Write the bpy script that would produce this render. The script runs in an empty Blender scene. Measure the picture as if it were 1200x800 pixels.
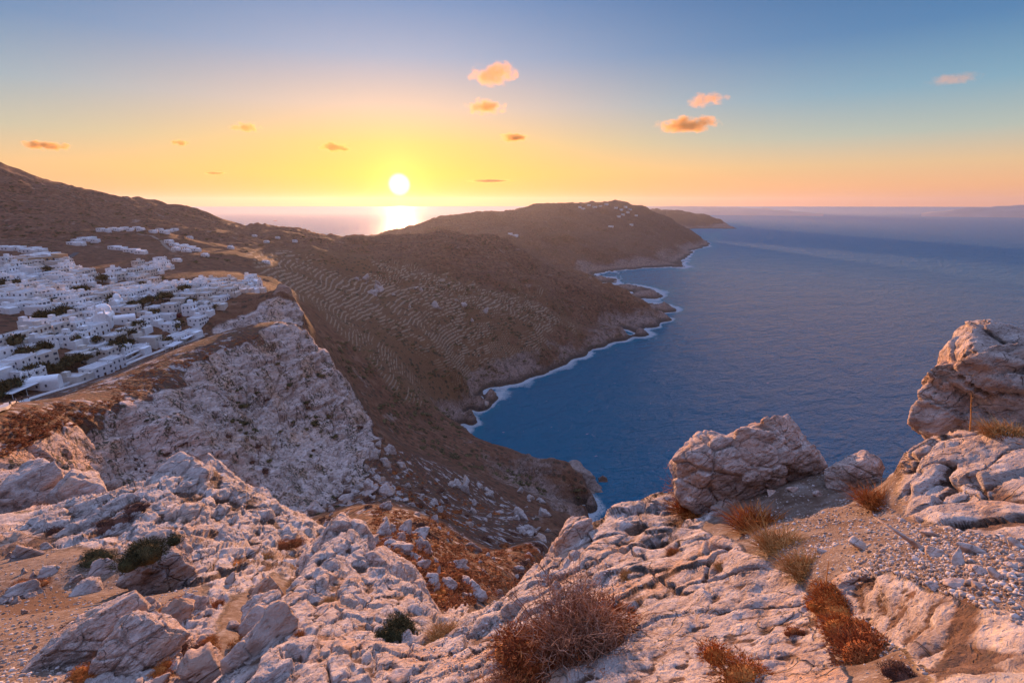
QUICK = False
import bpy, math, random
import numpy as np
from mathutils import Vector
rng = np.random.default_rng(7)
random.seed(7)
SC = bpy.context.scene
COL = SC.collection
PI = math.pi

# ------------------------------------------------------------------ camera, sky, sun, exposure
H = 260.0                      # eye height above the sea, metres
PITCH = math.atan2(160, 600)
cam_d = bpy.data.cameras.new('camera'); cam = bpy.data.objects.new('camera', cam_d); COL.objects.link(cam)
cam.location = (0, 0, H); cam.rotation_euler = (PI/2 - PITCH, 0, 0)
cam_d.lens = 18.0; cam_d.sensor_width = 36.0; cam_d.clip_start = 0.1; cam_d.clip_end = 200000.0
SC.camera = cam
SUN_AZ = math.radians(-11.9); SUN_EL = math.radians(2.06)
SUN_DIR = Vector((math.sin(SUN_AZ)*math.cos(SUN_EL), math.cos(SUN_AZ)*math.cos(SUN_EL), math.sin(SUN_EL)))

SC.view_settings.view_transform = 'Standard'; SC.view_settings.look = 'None'
SC.view_settings.gamma = 1.0; SC.view_settings.exposure = 1.15; SC.view_settings.use_curve_mapping = False
SC.render.engine = 'CYCLES'
SC.cycles.max_bounces = 6; SC.cycles.diffuse_bounces = 3; SC.cycles.glossy_bounces = 2
SC.cycles.volume_bounces = 0; SC.cycles.transparent_max_bounces = 12
SC.cycles.use_denoising = True

def lin(c):
    """sRGB 0-255 -> linear"""
    return tuple((v/255/12.92 if v/255 <= .04045 else ((v/255+.055)/1.055)**2.4) for v in c)
class NT:
    """short-hand for building node trees"""
    def __init__(s, tree): s.t = tree; tree.nodes.clear()
    def n(s, typ, ins=None, **kw):
        d = s.t.nodes.new(typ)
        for k, v in kw.items(): setattr(d, k, v)
        for k, v in (ins or {}).items(): s.set(d.inputs[k], v)
        return d
    def set(s, sock, v):
        if hasattr(v, 'is_output'): s.t.links.new(v, sock)
        elif hasattr(v, 'outputs'): s.t.links.new(v.outputs[0], sock)
        else:
            if sock.type == 'RGBA' and len(v) == 3: v = (*v, 1)
            sock.default_value = v
    def m(s, op, a, b=0.0, c=0.0, clamp=False):
        d = s.n('ShaderNodeMath', operation=op, use_clamp=clamp)
        for i, v in enumerate((a, b, c)): s.set(d.inputs[i], v)
        return d.outputs[0]
    def vm(s, op, a, b=None):
        d = s.n('ShaderNodeVectorMath', operation=op); s.set(d.inputs[0], a)
        if b is not None: s.set(d.inputs[1], b)
        return d
    def mix(s, f, a, b, mode='MIX'):
        d = s.n('ShaderNodeMix', data_type='RGBA', blend_type=mode)
        s.set(d.inputs[0], f); s.set(d.inputs[6], a); s.set(d.inputs[7], b)
        return d.outputs[2]
    def ramp(s, f, stops, mode='LINEAR'):
        d = s.n('ShaderNodeValToRGB'); cr = d.color_ramp; cr.interpolation = mode
        while len(cr.elements) < len(stops): cr.elements.new(0.5)
        for e, (p, c) in zip(cr.elements, stops):
            e.position = p; e.color = (*c, 1) if not isinstance(c, (int, float)) else (c, c, c, 1)
        s.set(d.inputs[0], f); return d.outputs[0]
    def ss(s, a, b, x):
        d = s.n('ShaderNodeMapRange', interpolation_type='SMOOTHSTEP'); s.set(d.inputs[0], x)
        d.inputs[1].default_value = a; d.inputs[2].default_value = b; return d.outputs[0]
    def noise(s, vec, scale, detail=4, rough=.55, dist=0.0):
        d = s.n('ShaderNodeTexNoise', {'Vector': vec, 'Scale': scale, 'Detail': detail, 'Roughness': rough, 'Distortion': dist}); return d.outputs[0]
    def voro(s, vec, scale, feature='F1', rnd=1.0):
        d = s.n('ShaderNodeTexVoronoi', {'Vector': vec, 'Scale': scale, 'Randomness': rnd}, feature=feature); return d
    def scale(s, vec, k):
        return s.vm('MULTIPLY', vec, k).outputs[0]

world = bpy.data.worlds.new('World'); SC.world = world; world.use_nodes = True
def build_world():
    t = NT(world.node_tree)
    g = t.n('ShaderNodeTexCoord').outputs['Generated']
    d = t.vm('NORMALIZE', g).outputs[0]
    sp = t.n('ShaderNodeSeparateXYZ', {0: d})
    z = sp.outputs[2]
    el = t.m('DIVIDE', t.m('MULTIPLY', t.m('ARCSINE', z), 180/PI), 90.0)        # elevation, 1 = zenith
    hd = t.vm('NORMALIZE', t.vm('MULTIPLY', d, (1, 1, 0)).outputs[0]).outputs[0]
    cosh_ = t.vm('DOT_PRODUCT', hd, (math.sin(SUN_AZ), math.cos(SUN_AZ), 0)).outputs[1]
    dl = t.m('MULTIPLY', t.m('ARCCOSINE', cosh_), 180/PI)                        # bearing off the sun, degrees
    q = t.m('DIVIDE', dl, 26.5)
    wsun = t.m('EXPONENT', t.m('MULTIPLY', t.m('MULTIPLY', q, q), -1.0))
    def sky_ramp(st): return t.ramp(el, [(e/90, lin(c) if len(c) == 3 else tuple(v*c[3] for v in lin(c[:3]))) for e, c in st])
    away = sky_ramp([(0, (226,160,138)), (1.6, (238,176,132)), (3.5, (226,188,146)), (6, (176,185,176)), (9.5, (124,164,186)), (14, (78,126,172)), (20, (48,98,154)), (32, (90,115,175)), (52, (150,176,236,1.5)), (90, (176,196,250,2.3))])
    warm = sky_ramp([(0, (240,138,88)), (1.2, (255,160,56)), (3, (255,186,58)), (6, (247,194,104)), (9.5, (222,192,172)), (14, (158,170,196)), (20, (92,134,186)), (32, (130,150,196)), (52, (150,176,236,1.5)), (90, (176,196,250,2.3))])  # overhead stops of both ramps, out of view, raised to brighten the ground
    col = t.mix(wsun, away, warm)
    col = t.mix(t.m('MULTIPLY', t.ss(75, 130, dl), t.ss(.65, .3, el)), col, (.20, .17, .25))
    a = t.m('MULTIPLY', t.m('ARCCOSINE', t.vm('DOT_PRODUCT', d, tuple(SUN_DIR)).outputs[1]), 180/PI)
    halo = t.m('MULTIPLY', t.m('EXPONENT', t.m('MULTIPLY', a, -1/3.0)), 0.5)
    col = t.mix(1.0, col, t.mix(halo, (0, 0, 0), (1.0, .33, .0)), 'ADD')
    aur = t.m('MULTIPLY', t.m('EXPONENT', t.m('MULTIPLY', a, -1/1.25)), 0.9)
    col = t.mix(1.0, col, t.mix(aur, (0, 0, 0), (1.0, .62, .16)), 'ADD')
    disc = t.m('MULTIPLY', t.ss(1.30, .75, a), 2.2)
    col = t.mix(1.0, col, t.vm('SCALE', (1.0, .88, .5)).outputs[0], 'ADD') if False else col
    sc = t.n('ShaderNodeVectorMath', {0: (1.0, .86, .45), 3: disc}, operation='SCALE')
    col = t.mix(1.0, col, sc.outputs[0], 'ADD')
    sky = t.n('ShaderNodeTexSky', sky_type='NISHITA', sun_disc=False, sun_elevation=SUN_EL, sun_rotation=SUN_AZ, altitude=260, air_density=1.0, dust_density=1.0, ozone_density=2.0)
    b1 = t.n('ShaderNodeBackground', {'Color': col, 'Strength': SKY_GAIN})
    b2 = t.n('ShaderNodeBackground', {'Color': sky, 'Strength': 0.011})
    ad = t.n('ShaderNodeAddShader', {0: b1, 1: b2})
    t.n('ShaderNodeOutputWorld', {'Surface': ad})
SKY_GAIN = 0.455
build_world()
sun_d = bpy.data.lights.new('sun', 'SUN'); sun = bpy.data.objects.new('sun', sun_d); COL.objects.link(sun)
sun_d.energy = 5.0; sun_d.angle = math.radians(0.8); sun_d.color = (1.0, 0.50, 0.25)
sun.rotation_euler = SUN_DIR.to_track_quat('Z', 'Y').to_euler(); sun.location = (0, 0, H+200)
# ------------------------------------------------------------------ helpers: noise, pixel->direction, meshes
def _h(ix, iy, iz, seed):
    n = (ix.astype(np.uint32)*np.uint32(374761393) + iy.astype(np.uint32)*np.uint32(668265263)
         + iz.astype(np.uint32)*np.uint32(2147483647) + np.uint32((seed*974634777) & 0xffffffff))
    n = (n ^ (n >> np.uint32(13))) * np.uint32(1274126177)
    n = n ^ (n >> np.uint32(16))
    return (n & np.uint32(0xffffff)).astype(np.float32) / np.float32(0xffffff)
def noise3(x, y, z, seed=0):
    """value noise in -1..1"""
    fx, fy, fz = np.floor(x), np.floor(y), np.floor(z)
    ix, iy, iz = fx.astype(np.int64), fy.astype(np.int64), fz.astype(np.int64)
    u, v, w = (x-fx).astype(np.float32), (y-fy).astype(np.float32), (z-fz).astype(np.float32)
    u = u*u*u*(u*(u*6-15)+10); v = v*v*v*(v*(v*6-15)+10); w = w*w*w*(w*(w*6-15)+10)
    r = 0
    for a in (0, 1):
        wa = u if a else 1-u
        for b in (0, 1):
            wb = v if b else 1-v
            c = _h(ix+a, iy+b, iz, seed)*(1-w) + _h(ix+a, iy+b, iz+1, seed)*w
            r = r + c*wa*wb
    return r*2-1
def cells(x, y, z, seed=0):
    """cellular noise: nearest and second distance, and a random value per cell"""
    gx_, gy_, gz_ = np.floor(x-.5), np.floor(y-.5), np.floor(z-.5)
    F1 = np.full(x.shape, 9., np.float32); F2 = F1.copy(); ID = np.zeros(x.shape, np.float32)
    for a in (0, 1):
        for b in (0, 1):
            for c in (0, 1):
                ix, iy, iz = (gx_+a).astype(np.int64), (gy_+b).astype(np.int64), (gz_+c).astype(np.int64)
                r0 = _h(ix, iy, iz, seed); r1 = _h(ix, iy, iz, seed+7); r2 = _h(ix, iy, iz, seed+13)
                d = np.sqrt((ix+.5+(r0-.5)*.8-x)**2 + (iy+.5+(r1-.5)*.8-y)**2 + (iz+.5+(r2-.5)*.8-z)**2).astype(np.float32)
                nw = d < F1
                F2 = np.where(nw, F1, np.minimum(F2, d)); ID = np.where(nw, (r0*7.13+r1*3.7) % 1, ID); F1 = np.where(nw, d, F1)
    return F1, F2, ID
def fbm(x, y, z, oct=4, seed=0, gain=0.5):
    r = 0; a = 1.0; s = 0
    for k in range(oct):
        r = r + a*noise3(x, y, z, seed+k*17); s += a; a *= gain
        x = x*2.03+11.3; y = y*2.03+5.1; z = z*2.03+7.7
    return r/s
def sstep(a, b, x):
    t = np.clip((x-a)/(b-a), 0, 1); return t*t*(3-2*t)
SP, CP = math.sin(PITCH), math.cos(PITCH)
def pix(px, py):
    """photo pixel -> azimuth and slope of the line of sight"""
    dx = np.asarray(px, float)-600; dy = 400-np.asarray(py, float)
    f = 600*CP + dy*SP; u = dy*CP - 600*SP
    return np.arctan2(dx, f), u/np.hypot(dx, f)
def place(px, py, r):
    az, t = pix(px, py)
    return np.array([r*math.sin(az), r*math.cos(az), H + t*r])
def unpix(P):
    x, y, z = P[..., 0], P[..., 1], P[..., 2]-H
    f = y*CP - z*SP; u = y*SP + z*CP
    return 600+600*x/f, 400-600*u/f
def new_mesh(name, V, F, mat=None, smooth=True, parent=None, link=True):
    """V (n,3), F list or (m,k) array -> one linked mesh object"""
    me = bpy.data.meshes.new(name)
    V = np.asarray(V, np.float32)
    if isinstance(F, np.ndarray) and F.ndim == 2:
        n, k = F.shape
        me.vertices.add(len(V)); me.vertices.foreach_set('co', V.ravel())
        me.loops.add(n*k); me.loops.foreach_set('vertex_index', F.astype(np.int32).ravel())
        me.polygons.add(n); me.polygons.foreach_set('loop_start', np.arange(0, n*k, k, dtype=np.int32))
        me.update(calc_edges=True)
    else:
        me.from_pydata([tuple(map(float, v)) for v in V], [], [tuple(map(int, f)) for f in F]); me.update()
    if smooth: me.polygons.foreach_set('use_smooth', np.ones(len(me.polygons), bool))
    if mat: me.materials.append(mat)
    o = bpy.data.objects.new(name, me)
    if link: COL.objects.link(o)
    if parent: o.parent = parent
    return o
def attr(o, name, val):
    a = o.data.attributes.new(name, 'FLOAT', 'POINT'); a.data.foreach_set('value', np.ascontiguousarray(val, np.float32))

# ------------------------------------------------------------------ terrain: surveyed break lines -> one height field
# every entry is (column, row, horizontal distance in m); distance None = at sea level
LINES = [
 # near ground
 [(-150,860,12),(0,860,10),(150,860,8.5),(260,860,6.5),(400,860,4.2),(500,860,3.2),(600,860,2.3),(800,860,2.0),(1000,860,1.9),(1200,860,1.8),(1350,860,1.8)],
 [(-150,770,22),(0,750,20),(100,750,17),(200,760,14),(245,780,11.5)],
 [(262,830,9.8),(290,790,11.5),(320,745,14),(350,710,17),(400,700,23),(440,720,25),(470,740,22),(500,765,17),(525,775,13)],
 [(275,800,7.5),(300,750,9),(330,700,11),(350,670,12.5),(375,640,14),(400,620,15),(430,625,15.5),(440,650,14.5),(460,672,13),(485,690,11.5),(510,718,9.5),(530,730,8.5)],
 [(320,770,7.5),(360,720,9.5),(400,670,12),(420,650,13.5)],
 [(360,790,6.3),(420,720,9),(450,690,11)],
 [(255,760,13),(280,720,16),(305,685,20),(320,660,25)],
 [(-150,710,36),(0,700,33),(100,690,31),(180,690,28),(230,690,25),(280,670,25)],
 [(-150,660,50),(0,650,48),(60,640,45),(130,640,39),(180,640,34),(230,640,32),(270,640,32),(300,640,33)],
 [(100,620,50),(160,590,48),(200,565,53),(235,548,57),(250,543,58),(270,565,56),(300,600,52),(320,630,46),(330,655,40)],
 [(-150,630,75),(0,605,75),(60,585,80),(110,590,68)],
 [(262,598,138),(290,572,152),(315,585,152),(330,618,142),(336,650,126)],
 [(-150,585,110),(0,560,112),(50,545,118),(90,565,108)],
 [(95,578,150),(140,592,172),(180,602,178),(230,602,185),(280,612,180),(322,630,158)],
 [(110,520,190),(150,532,200)],
 [(120,650,85),(160,650,90),(200,650,95),(250,640,95),(290,640,100)],
 [(130,640,130),(200,640,130),(260,635,130)],
 # rim and foot of the left cliff
 [(-150,560,130),(0,530,150),(60,506,172),(110,490,195),(160,472,218),(200,452,240),(240,424,268),(280,405,292),(315,388,316),(345,378,336)],
 [(345,378,336),(362,390,334),(380,405,331),(398,430,325),(412,455,318),(425,482,305),(437,512,285)],
 [(437,520,272),(420,545,252),(400,565,235),(370,585,205),(345,610,170),(338,640,140),(334,660,115)],
 [(250,470,240),(300,490,255),(350,490,280),(400,500,285)],
 [(200,500,200),(240,520,200),(290,560,195),(330,580,195)],
 # ravine
 [(420,622,85),(440,648,60),(455,675,45),(480,700,40),(510,725,38),(560,715,60),(600,698,85),(640,655,140),(655,630,200),(690,614,330)],
 [(380,605,155),(430,590,140),(460,595,140),(480,640,70),(520,650,90),(560,650,125),(600,640,165),(640,625,220)],
 [(450,560,200),(500,590,190),(550,600,225),(600,600,280),(650,600,345)],
 [(465,530,270),(490,535,280),(520,550,290),(560,560,340),(600,565,400),(640,575,415)],
 # valley and terraces
 [(350,375,470),(385,405,455),(412,450,425),(440,500,370),(455,515,320)],
 [(370,350,640),(420,390,570),(450,430,510),(480,470,480),(505,500,465)],
 [(400,320,820),(450,350,760),(500,390,680),(540,430,650),(550,455,650)],
 [(350,300,850),(420,300,900),(480,310,930),(540,330,930),(590,350,900),(620,380,840),(630,410,790)],
 [(470,296,1020),(540,308,1020),(600,332,990),(650,352,990),(680,380,1000)],
 [(500,285,1130),(560,288,1120),(620,318,1090),(680,342,1090),(720,360,1130),(742,373,1155)],
 # village plateau
 [(-150,545,240),(-60,505,248),(0,478,265),(60,458,290),(100,443,310),(150,424,340),(180,412,358),(215,402,372),(240,398,378)],
 [(240,398,378),(275,391,382),(310,384,384),(338,377,380)],
 [(252,376,398),(275,362,415),(300,350,428),(316,341,432),(332,336,430),(345,348,425),(352,368,415)],
 [(-150,480,280),(0,440,300),(60,420,330),(120,400,360),(180,385,385),(230,376,398)],
 [(-150,430,320),(0,400,345),(60,385,380),(120,370,410),(180,360,430),(240,350,440),(290,344,440)],
 [(-150,380,400),(0,360,430),(60,350,460),(120,342,500),(180,340,520),(240,333,520),(300,329,510)],
 [(-150,335,530),(0,325,560),(60,318,580),(120,316,600),(200,316,620),(260,320,600),(320,325,570)],
 [(-150,300,720),(0,295,760),(60,290,780),(100,283,850),(150,272,950),(200,274,950),(230,288,800),(300,302,720)],
 [(-150,255,1100),(0,262,1100),(80,262,1100),(160,258,1150),(240,267,1150),(300,277,1050),(400,286,1000),(455,290,1060)],
 # skylines
 [(-200,150,1700),(-60,176,1680),(0,192,1650),(60,208,1620),(130,229,1560),(165,228,1560),(215,238,1500),(258,260,1420),(330,267,1330),(420,273,1240),(455,277,1200)],
 [(468,278,1180),(490,270,1220),(515,267,1240),(540,267,1250),(580,279,1230),(620,299,1200),(680,318,1200),(705,326,1210),(735,336,1230),(758,350,1235),(770,362,1232)],
 [(455,300,1500),(540,292,1600),(620,312,1500),(680,335,1400),(735,352,1330)],
 [(590,283,2100),(610,267,2400),(625,262,2450),(650,268,2400),(700,290,2350),(740,303,2330)],
 [(478,269,2700),(510,259,2800),(545,250,2900),(560,247,3000),(585,250,3100),(615,248,3200),(645,240,3400),(670,234.5,3500),(700,236,3600),(720,233.5,3700),(750,239,3800),(775,248,3850),(800,262,3800),(818,275,3750)],
 [(600,275,2800),(680,266,3000),(740,272,3100),(780,286,3000),(800,300,2700)],
 [(770,245,6500),(800,247,6600),(820,252,6700),(840,257,6700),(849,263,6500)],
 # right side, close by
 [(545,730,8.0),(575,714,7.6),(600,699,7.5),(625,679,7.8),(642,660,8.2),(650,640,8.6),(690,617,8.8),(740,590,9.5),(785,574,9.8)],
 [(790,600,8.8),(830,605,8),(880,600,8),(930,572,8.5),(965,553,9.1),(1000,570,8.6),(1030,580,7.2)],
 [(1030,575,7),(1060,536,7.2),(1100,509,7.4),(1150,502,7.6),(1200,508,7.6),(1350,520,7.5)],
 [(1040,600,6.2),(1080,610,5.6),(1140,622,5.0),(1200,625,4.9),(1350,640,4.9)],
 [(640,700,6),(700,690,5.7),(760,675,5.7),(820,655,5.9),(850,640,6.2),(900,645,5.3),(960,640,5.2),(1000,640,4.7),(1060,640,4.5),(1120,650,4.2),(1200,645,4.3)],
 [(1000,672,4.0),(1050,690,3.6),(1100,715,3.2),(1150,730,2.95),(1200,740,2.8),(1350,760,2.8)],
 [(850,625,6.1),(900,665,4.9),(960,700,4.0),(1010,755,3.2)],
 [(985,725,3.85),(1020,775,3.1)],
 [(450,790,5.5),(500,770,6),(560,760,5.5),(600,760,4.6),(700,760,3.8),(800,760,3.5),(900,770,3.2),(1000,780,2.9),(1100,780,2.6),(1200,790,2.3)],
 # drop behind the near crest
 [(545,790,11),(600,780,11),(640,760,12),(700,720,13),(760,690,13.5),(800,680,13.5),(900,660,13.5),(1000,660,13),(1060,640,11.5),(1150,620,11.5),(1350,620,11.5)],
 [(540,790,24),(600,770,25),(640,750,40),(680,740,60)],
]
# coast, at sea level
COAST = [(690,640),(691,612),(694,600),(698,586),(690,576),(690,566),(672,557),(650,553),(620,548),(600,543),(575,537),(555,527),(546,517),(541,504),(549,488),(560,472),(575,462),(600,450),(630,440),(655,430),(675,420),(700,408),(725,400),(746,395),(742,388),(724,385),(740,382),(762,384),(775,377),(773,366),(757,350),(730,341),(700,331),(688,326),(700,321),(720,317),(760,314),(806,313),(803,305),(812,297),(832,285),(826,280),(800,274),(786,269),(800,268.5),(848,267),(853,264),(845,259.5),(800,258)]
def sea_r(px, py):
    az, t = pix(px, py); return -H/t
LINES.append([(a, b, None) for a, b in COAST])
HID = []          # (column, distance, height relative to the eye)
for px in range(-250, 1500, 90):
    HID += [(px, 0.5, -1.75), (px, 1.0, -1.8)]
    if px > 500: HID += [(px, 1.5, -1.9)]
    if px < 450: HID += [(px, 1.6, -2.6), (px, 3.0, -4.0)]
for px in range(720, 1500, 60):
    HID += [(px, 20, -21), (px, 40, -50), (px, 90, -125), (px, 150, -205), (px, 215, -285)]
for px in range(-250, 480, 60):
    HID += [(px, 2600 if px > 150 else 3300, -290), (px, 4200, -300), (px, 9000, -300)]
for px in range(480, 800, 50):
    HID += [(px, 4700, -270), (px, 5600, -300), (px, 9500, -300)]
def in_poly(x, y, P):
    c = np.zeros(np.shape(x), bool); n = len(P)
    for i in range(n):
        (x0, y0), (x1, y1) = P[i], P[i-1]
        with np.errstate(divide='ignore', invalid='ignore'):
            c ^= ((y0 > y) != (y1 > y)) & (x < (x1-x0)*(y-y0)/((y1-y0) or 1e-9)+x0)
    return c
for i, (a, b) in enumerate(COAST):      # rock rises straight from the water
    r_ = sea_r(a, b); nearer = i < 17 or 34 <= i < 39
    if 1 <= i < 33:
        for f_, z_ in ((.014, 13), (.03, 24), (-.022, -13)): HID.append((a + (6 if i < 3 else 0)*0, r_*(1-f_ if nearer else 1+f_), -H + z_))
for px in range(-250, 480, 60): HID += [(px, 5500, -300), (px, 7200, -300)]
for px in range(870, 1560, 60): HID += [(px, r_, -300) for r_ in (5000, 6000, 7200, 9000)]
SEA_POLY = COAST + [(800,247),(1500,247),(1500,700),(690,700)]
gx, gy = np.meshgrid(np.arange(540, 1500, 22.), np.concatenate([np.arange(262, 330, 9.), np.arange(330, 700, 20.)]))
gx, gy = gx.ravel(), gy.ravel()
k = in_poly(gx, gy, SEA_POLY)
cc = np.array(COAST)
dseg = np.full(len(gx), 1e9)
for (ax, ay), (bx, by) in zip(COAST[:-1], COAST[1:]):
    abx, aby = bx-ax, by-ay; tt = np.clip(((gx-ax)*abx+(gy-ay)*aby)/(abx*abx+aby*aby+1e-9), 0, 1)
    dseg = np.minimum(dseg, np.hypot(gx-ax-tt*abx, (gy-ay-tt*aby)*1.6))
k &= (dseg > 13)
for a, b, d in zip(gx[k], gy[k], dseg[k]):
    HID.append((a, sea_r(a, b), -H - min(30, d*0.9)))

pts, val = [], []
for ln in LINES:
    az, t = pix([p[0] for p in ln], [p[1] for p in ln])
    lr = np.log([p[2] if p[2] else -H/tt for p, tt in zip(ln, t)])
    sea = ln[0][2] is None
    for i in range(len(ln)-1):
        n = max(1, int(math.hypot(az[i+1]-az[i], lr[i+1]-lr[i])/0.035))
        for q in range(n + (i == len(ln)-2)):
            f = q/n; l = lr[i]+(lr[i+1]-lr[i])*f
            pts.append((az[i]+(az[i+1]-az[i])*f, l))
            val.append(-H/math.exp(l) if sea else t[i]+(t[i+1]-t[i])*f)
for px, r, z in HID:
    pts.append((float(pix(px, 400)[0]), math.log(r))); val.append(z/r)
pts, val = np.array(pts), np.array(val)
_, uq = np.unique(np.round(pts/0.012).astype(int), axis=0, return_index=True)
pts, val = pts[uq], val[uq]
D = np.hypot(pts[:, None, 0]-pts[None, :, 0], pts[:, None, 1]-pts[None, :, 1])
n = len(pts)
A = np.zeros((n+3, n+3)); A[:n, :n] = -D + np.eye(n)*0.0015
A[:n, n] = A[n, :n] = 1; A[:n, n+1:] = pts; A[n+1:, :n] = pts.T
w = np.linalg.solve(A, np.concatenate([val, [0, 0, 0]]))
print('control points', n)
AZ0, AZ1, LR0, LR1 = math.radians(-64), math.radians(64), math.log(0.6), math.log(9500)
GA, GR = 460, 620
ga = np.linspace(AZ0, AZ1, GA); gr = np.linspace(LR0, LR1, GR)
T = np.zeros((GR, GA), np.float32)
p32 = pts.astype(np.float32); w32 = w.astype(np.float32)
for j in range(0, GR, 8):
    G2, G1 = np.meshgrid(gr[j:j+8], ga, indexing='ij')
    q = np.stack([G1.ravel(), G2.ravel()], 1).astype(np.float32)
    d = np.sqrt((q[:, None, 0]-p32[None, :, 0])**2 + (q[:, None, 1]-p32[None, :, 1])**2)
    T[j:j+8] = ((-d) @ w32[:n] + w32[n] + q @ w32[n+1:]).reshape(G1.shape)
def bil(G, az, lr):
    u = np.clip((az-AZ0)/(AZ1-AZ0)*(GA-1), 0, GA-1.001); v = np.clip((lr-LR0)/(LR1-LR0)*(GR-1), 0, GR-1.001)
    i, j = u.astype(int), v.astype(int); a, b = u-i, v-j
    return (G[j, i]*(1-a)+G[j, i+1]*a)*(1-b) + (G[j+1, i]*(1-a)+G[j+1, i+1]*a)*b
# tessellation: columns by bearing, rows spaced by how steeply the slope of sight changes
NC, NR = (1180, 1250) if not QUICK else (560, 620)
s = np.linspace(-1, 1, NC); s = np.where(np.abs(s) < .93, s/.93*math.radians(46.5), np.sign(s)*(math.radians(46.5)+(np.abs(s)-.93)/.07*math.radians(17)))
lrf = np.linspace(LR0, LR1, 1600)
Tf = bil(T, s[None, :].repeat(1600, 0), lrf[:, None].repeat(NC, 1))
run = np.maximum.accumulate(np.where(lrf[:, None] > math.log(1.4), Tf, -9), axis=0)
vis = (Tf > run-0.004) & (Tf > -1.5)
dT = np.abs(np.gradient(Tf, axis=0))
wgt = np.where(vis, dT*1.0 + 0.0004, dT*0.12 + 0.0003) + 0.00012
wgt[Tf*np.exp(lrf)[:, None] < -H-4] = 0.00012
def box(a, k, ax):
    c = np.cumsum(np.concatenate([np.repeat(a.take([0], ax), k, ax), a, np.repeat(a.take([-1], ax), k, ax)], ax), ax)
    m = a.shape[ax]; z = np.zeros_like(c.take([0], ax)); c = np.concatenate([z, c], ax)
    return (np.take(c, np.arange(2*k+1, 2*k+1+m), ax)-np.take(c, np.arange(0, m), ax))/(2*k+1)
wgt = box(box(box(wgt, 6, 0), 9, 1), 9, 1)
cum = np.cumsum(wgt, 0); cum = (cum-cum[:1])/(cum[-1:]-cum[:1])
LRm = np.empty((NR, NC))
for c in range(NC): LRm[:, c] = np.interp(np.linspace(0, 1, NR), cum[:, c], lrf)
AZm = np.repeat(s[None, :], NR, 0)
Tm = bil(T, AZm, LRm)
Rm = np.exp(LRm)
X = Rm*np.sin(AZm); Y = Rm*np.cos(AZm); Z = H + Tm*Rm
# ------------------------------------------------------------------ regions of the ground (outlines on the ground itself)
def region(P, soft=0.0):
    """outline given as (column,row,distance) -> 0..1 mask over the terrain mesh"""
    az, _ = pix([p[0] for p in P], [p[1] for p in P]); lr = np.log([p[2] for p in P])
    m = in_poly(AZm+REGW*soft*1.6, LRm+REGW2*soft*2.2, list(zip(az, lr))).astype(np.float32)
    return m
nz = lambda sc, sd, o=3: fbm(X/sc, Y/sc, Z/sc, o, sd)
REGW = fbm(AZm*40, LRm*40, 0*AZm, 3, 90); REGW2 = fbm(AZm*40, LRm*40, 0*AZm+9, 3, 91)
m_cliff = region([(-200,562,128),(0,530,150),(60,506,172),(110,490,195),(160,472,218),(200,452,240),(240,424,268),(280,405,292),(315,388,316),(345,376,345),(372,384,352),(405,420,345),(440,500,300),(440,522,262),(420,548,238),(390,580,200),(352,615,160),(345,650,110),(330,660,80),(250,590,70),(120,610,66),(0,610,70),(-200,640,70)], .02)
m_kastro = region([(246,380,394),(280,368,402),(300,352,412),(318,345,420),(335,335,425),(352,350,430),(360,372,410),(340,380,385),(310,386,384),(275,392,384),(250,398,380)], .01)
m_vill = region([(-220,560,262),(0,480,268),(60,460,294),(100,445,314),(150,426,344),(180,414,362),(230,396,388),(252,378,402),(300,352,430),(318,342,436),(330,330,470),(300,318,640),(230,308,700),(100,300,760),(-220,300,860)], .015)
m_terr = region([(352,340,560),(380,380,520),(420,430,500),(460,480,475),(500,500,480),(545,470,620),(600,445,740),(650,410,860),(690,385,980),(640,352,1000),(560,325,960),(470,308,960),(380,298,950),(300,300,900),(290,325,640)], .03)
m_scrub = region([(336,640,118),(352,612,168),(395,580,212),(440,530,262),(470,545,285),(520,575,310),(560,590,330),(610,612,300),(640,640,200),(650,660,120),(560,720,50),(510,730,30),(470,700,30),(440,660,40),(400,640,60)], .03)
m_gravR = region([(870,590,8.6),(930,566,9.6),(966,548,10.5),(1040,582,8.0),(1050,604,6.2),(1085,618,5.35),(1140,628,4.85),(1230,632,4.75),(1380,650,4.7),(1380,735,3.0),(1210,730,2.98),(1150,712,3.15),(1090,692,3.45),(1040,672,3.8),(1000,664,4.2),(960,690,4.2),(900,660,5.0),(850,628,6.0),(820,612,7.6)], .012)
m_gully = region([(905,650,5.2),(965,668,4.3),(1005,690,3.7),(1040,740,3.25),(1075,800,2.6),(1085,850,2.2),(990,850,2.3),(985,790,2.9),(965,740,3.5),(950,700,4.1)], .012)
m_gravL = region([(-200,690,42),(0,645,48),(60,650,44),(120,662,40),(180,690,28),(240,690,22),(240,720,18),(180,740,17),(80,790,14.5),(0,840,11.5),(-200,900,11)], .03)
m_gulL = region([(262,700,17),(310,672,21),(330,668,24),(350,716,18),(322,752,14.2),(288,800,11),(262,860,8.5),(225,860,8.8),(240,800,11),(252,750,14)], .02)
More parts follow.
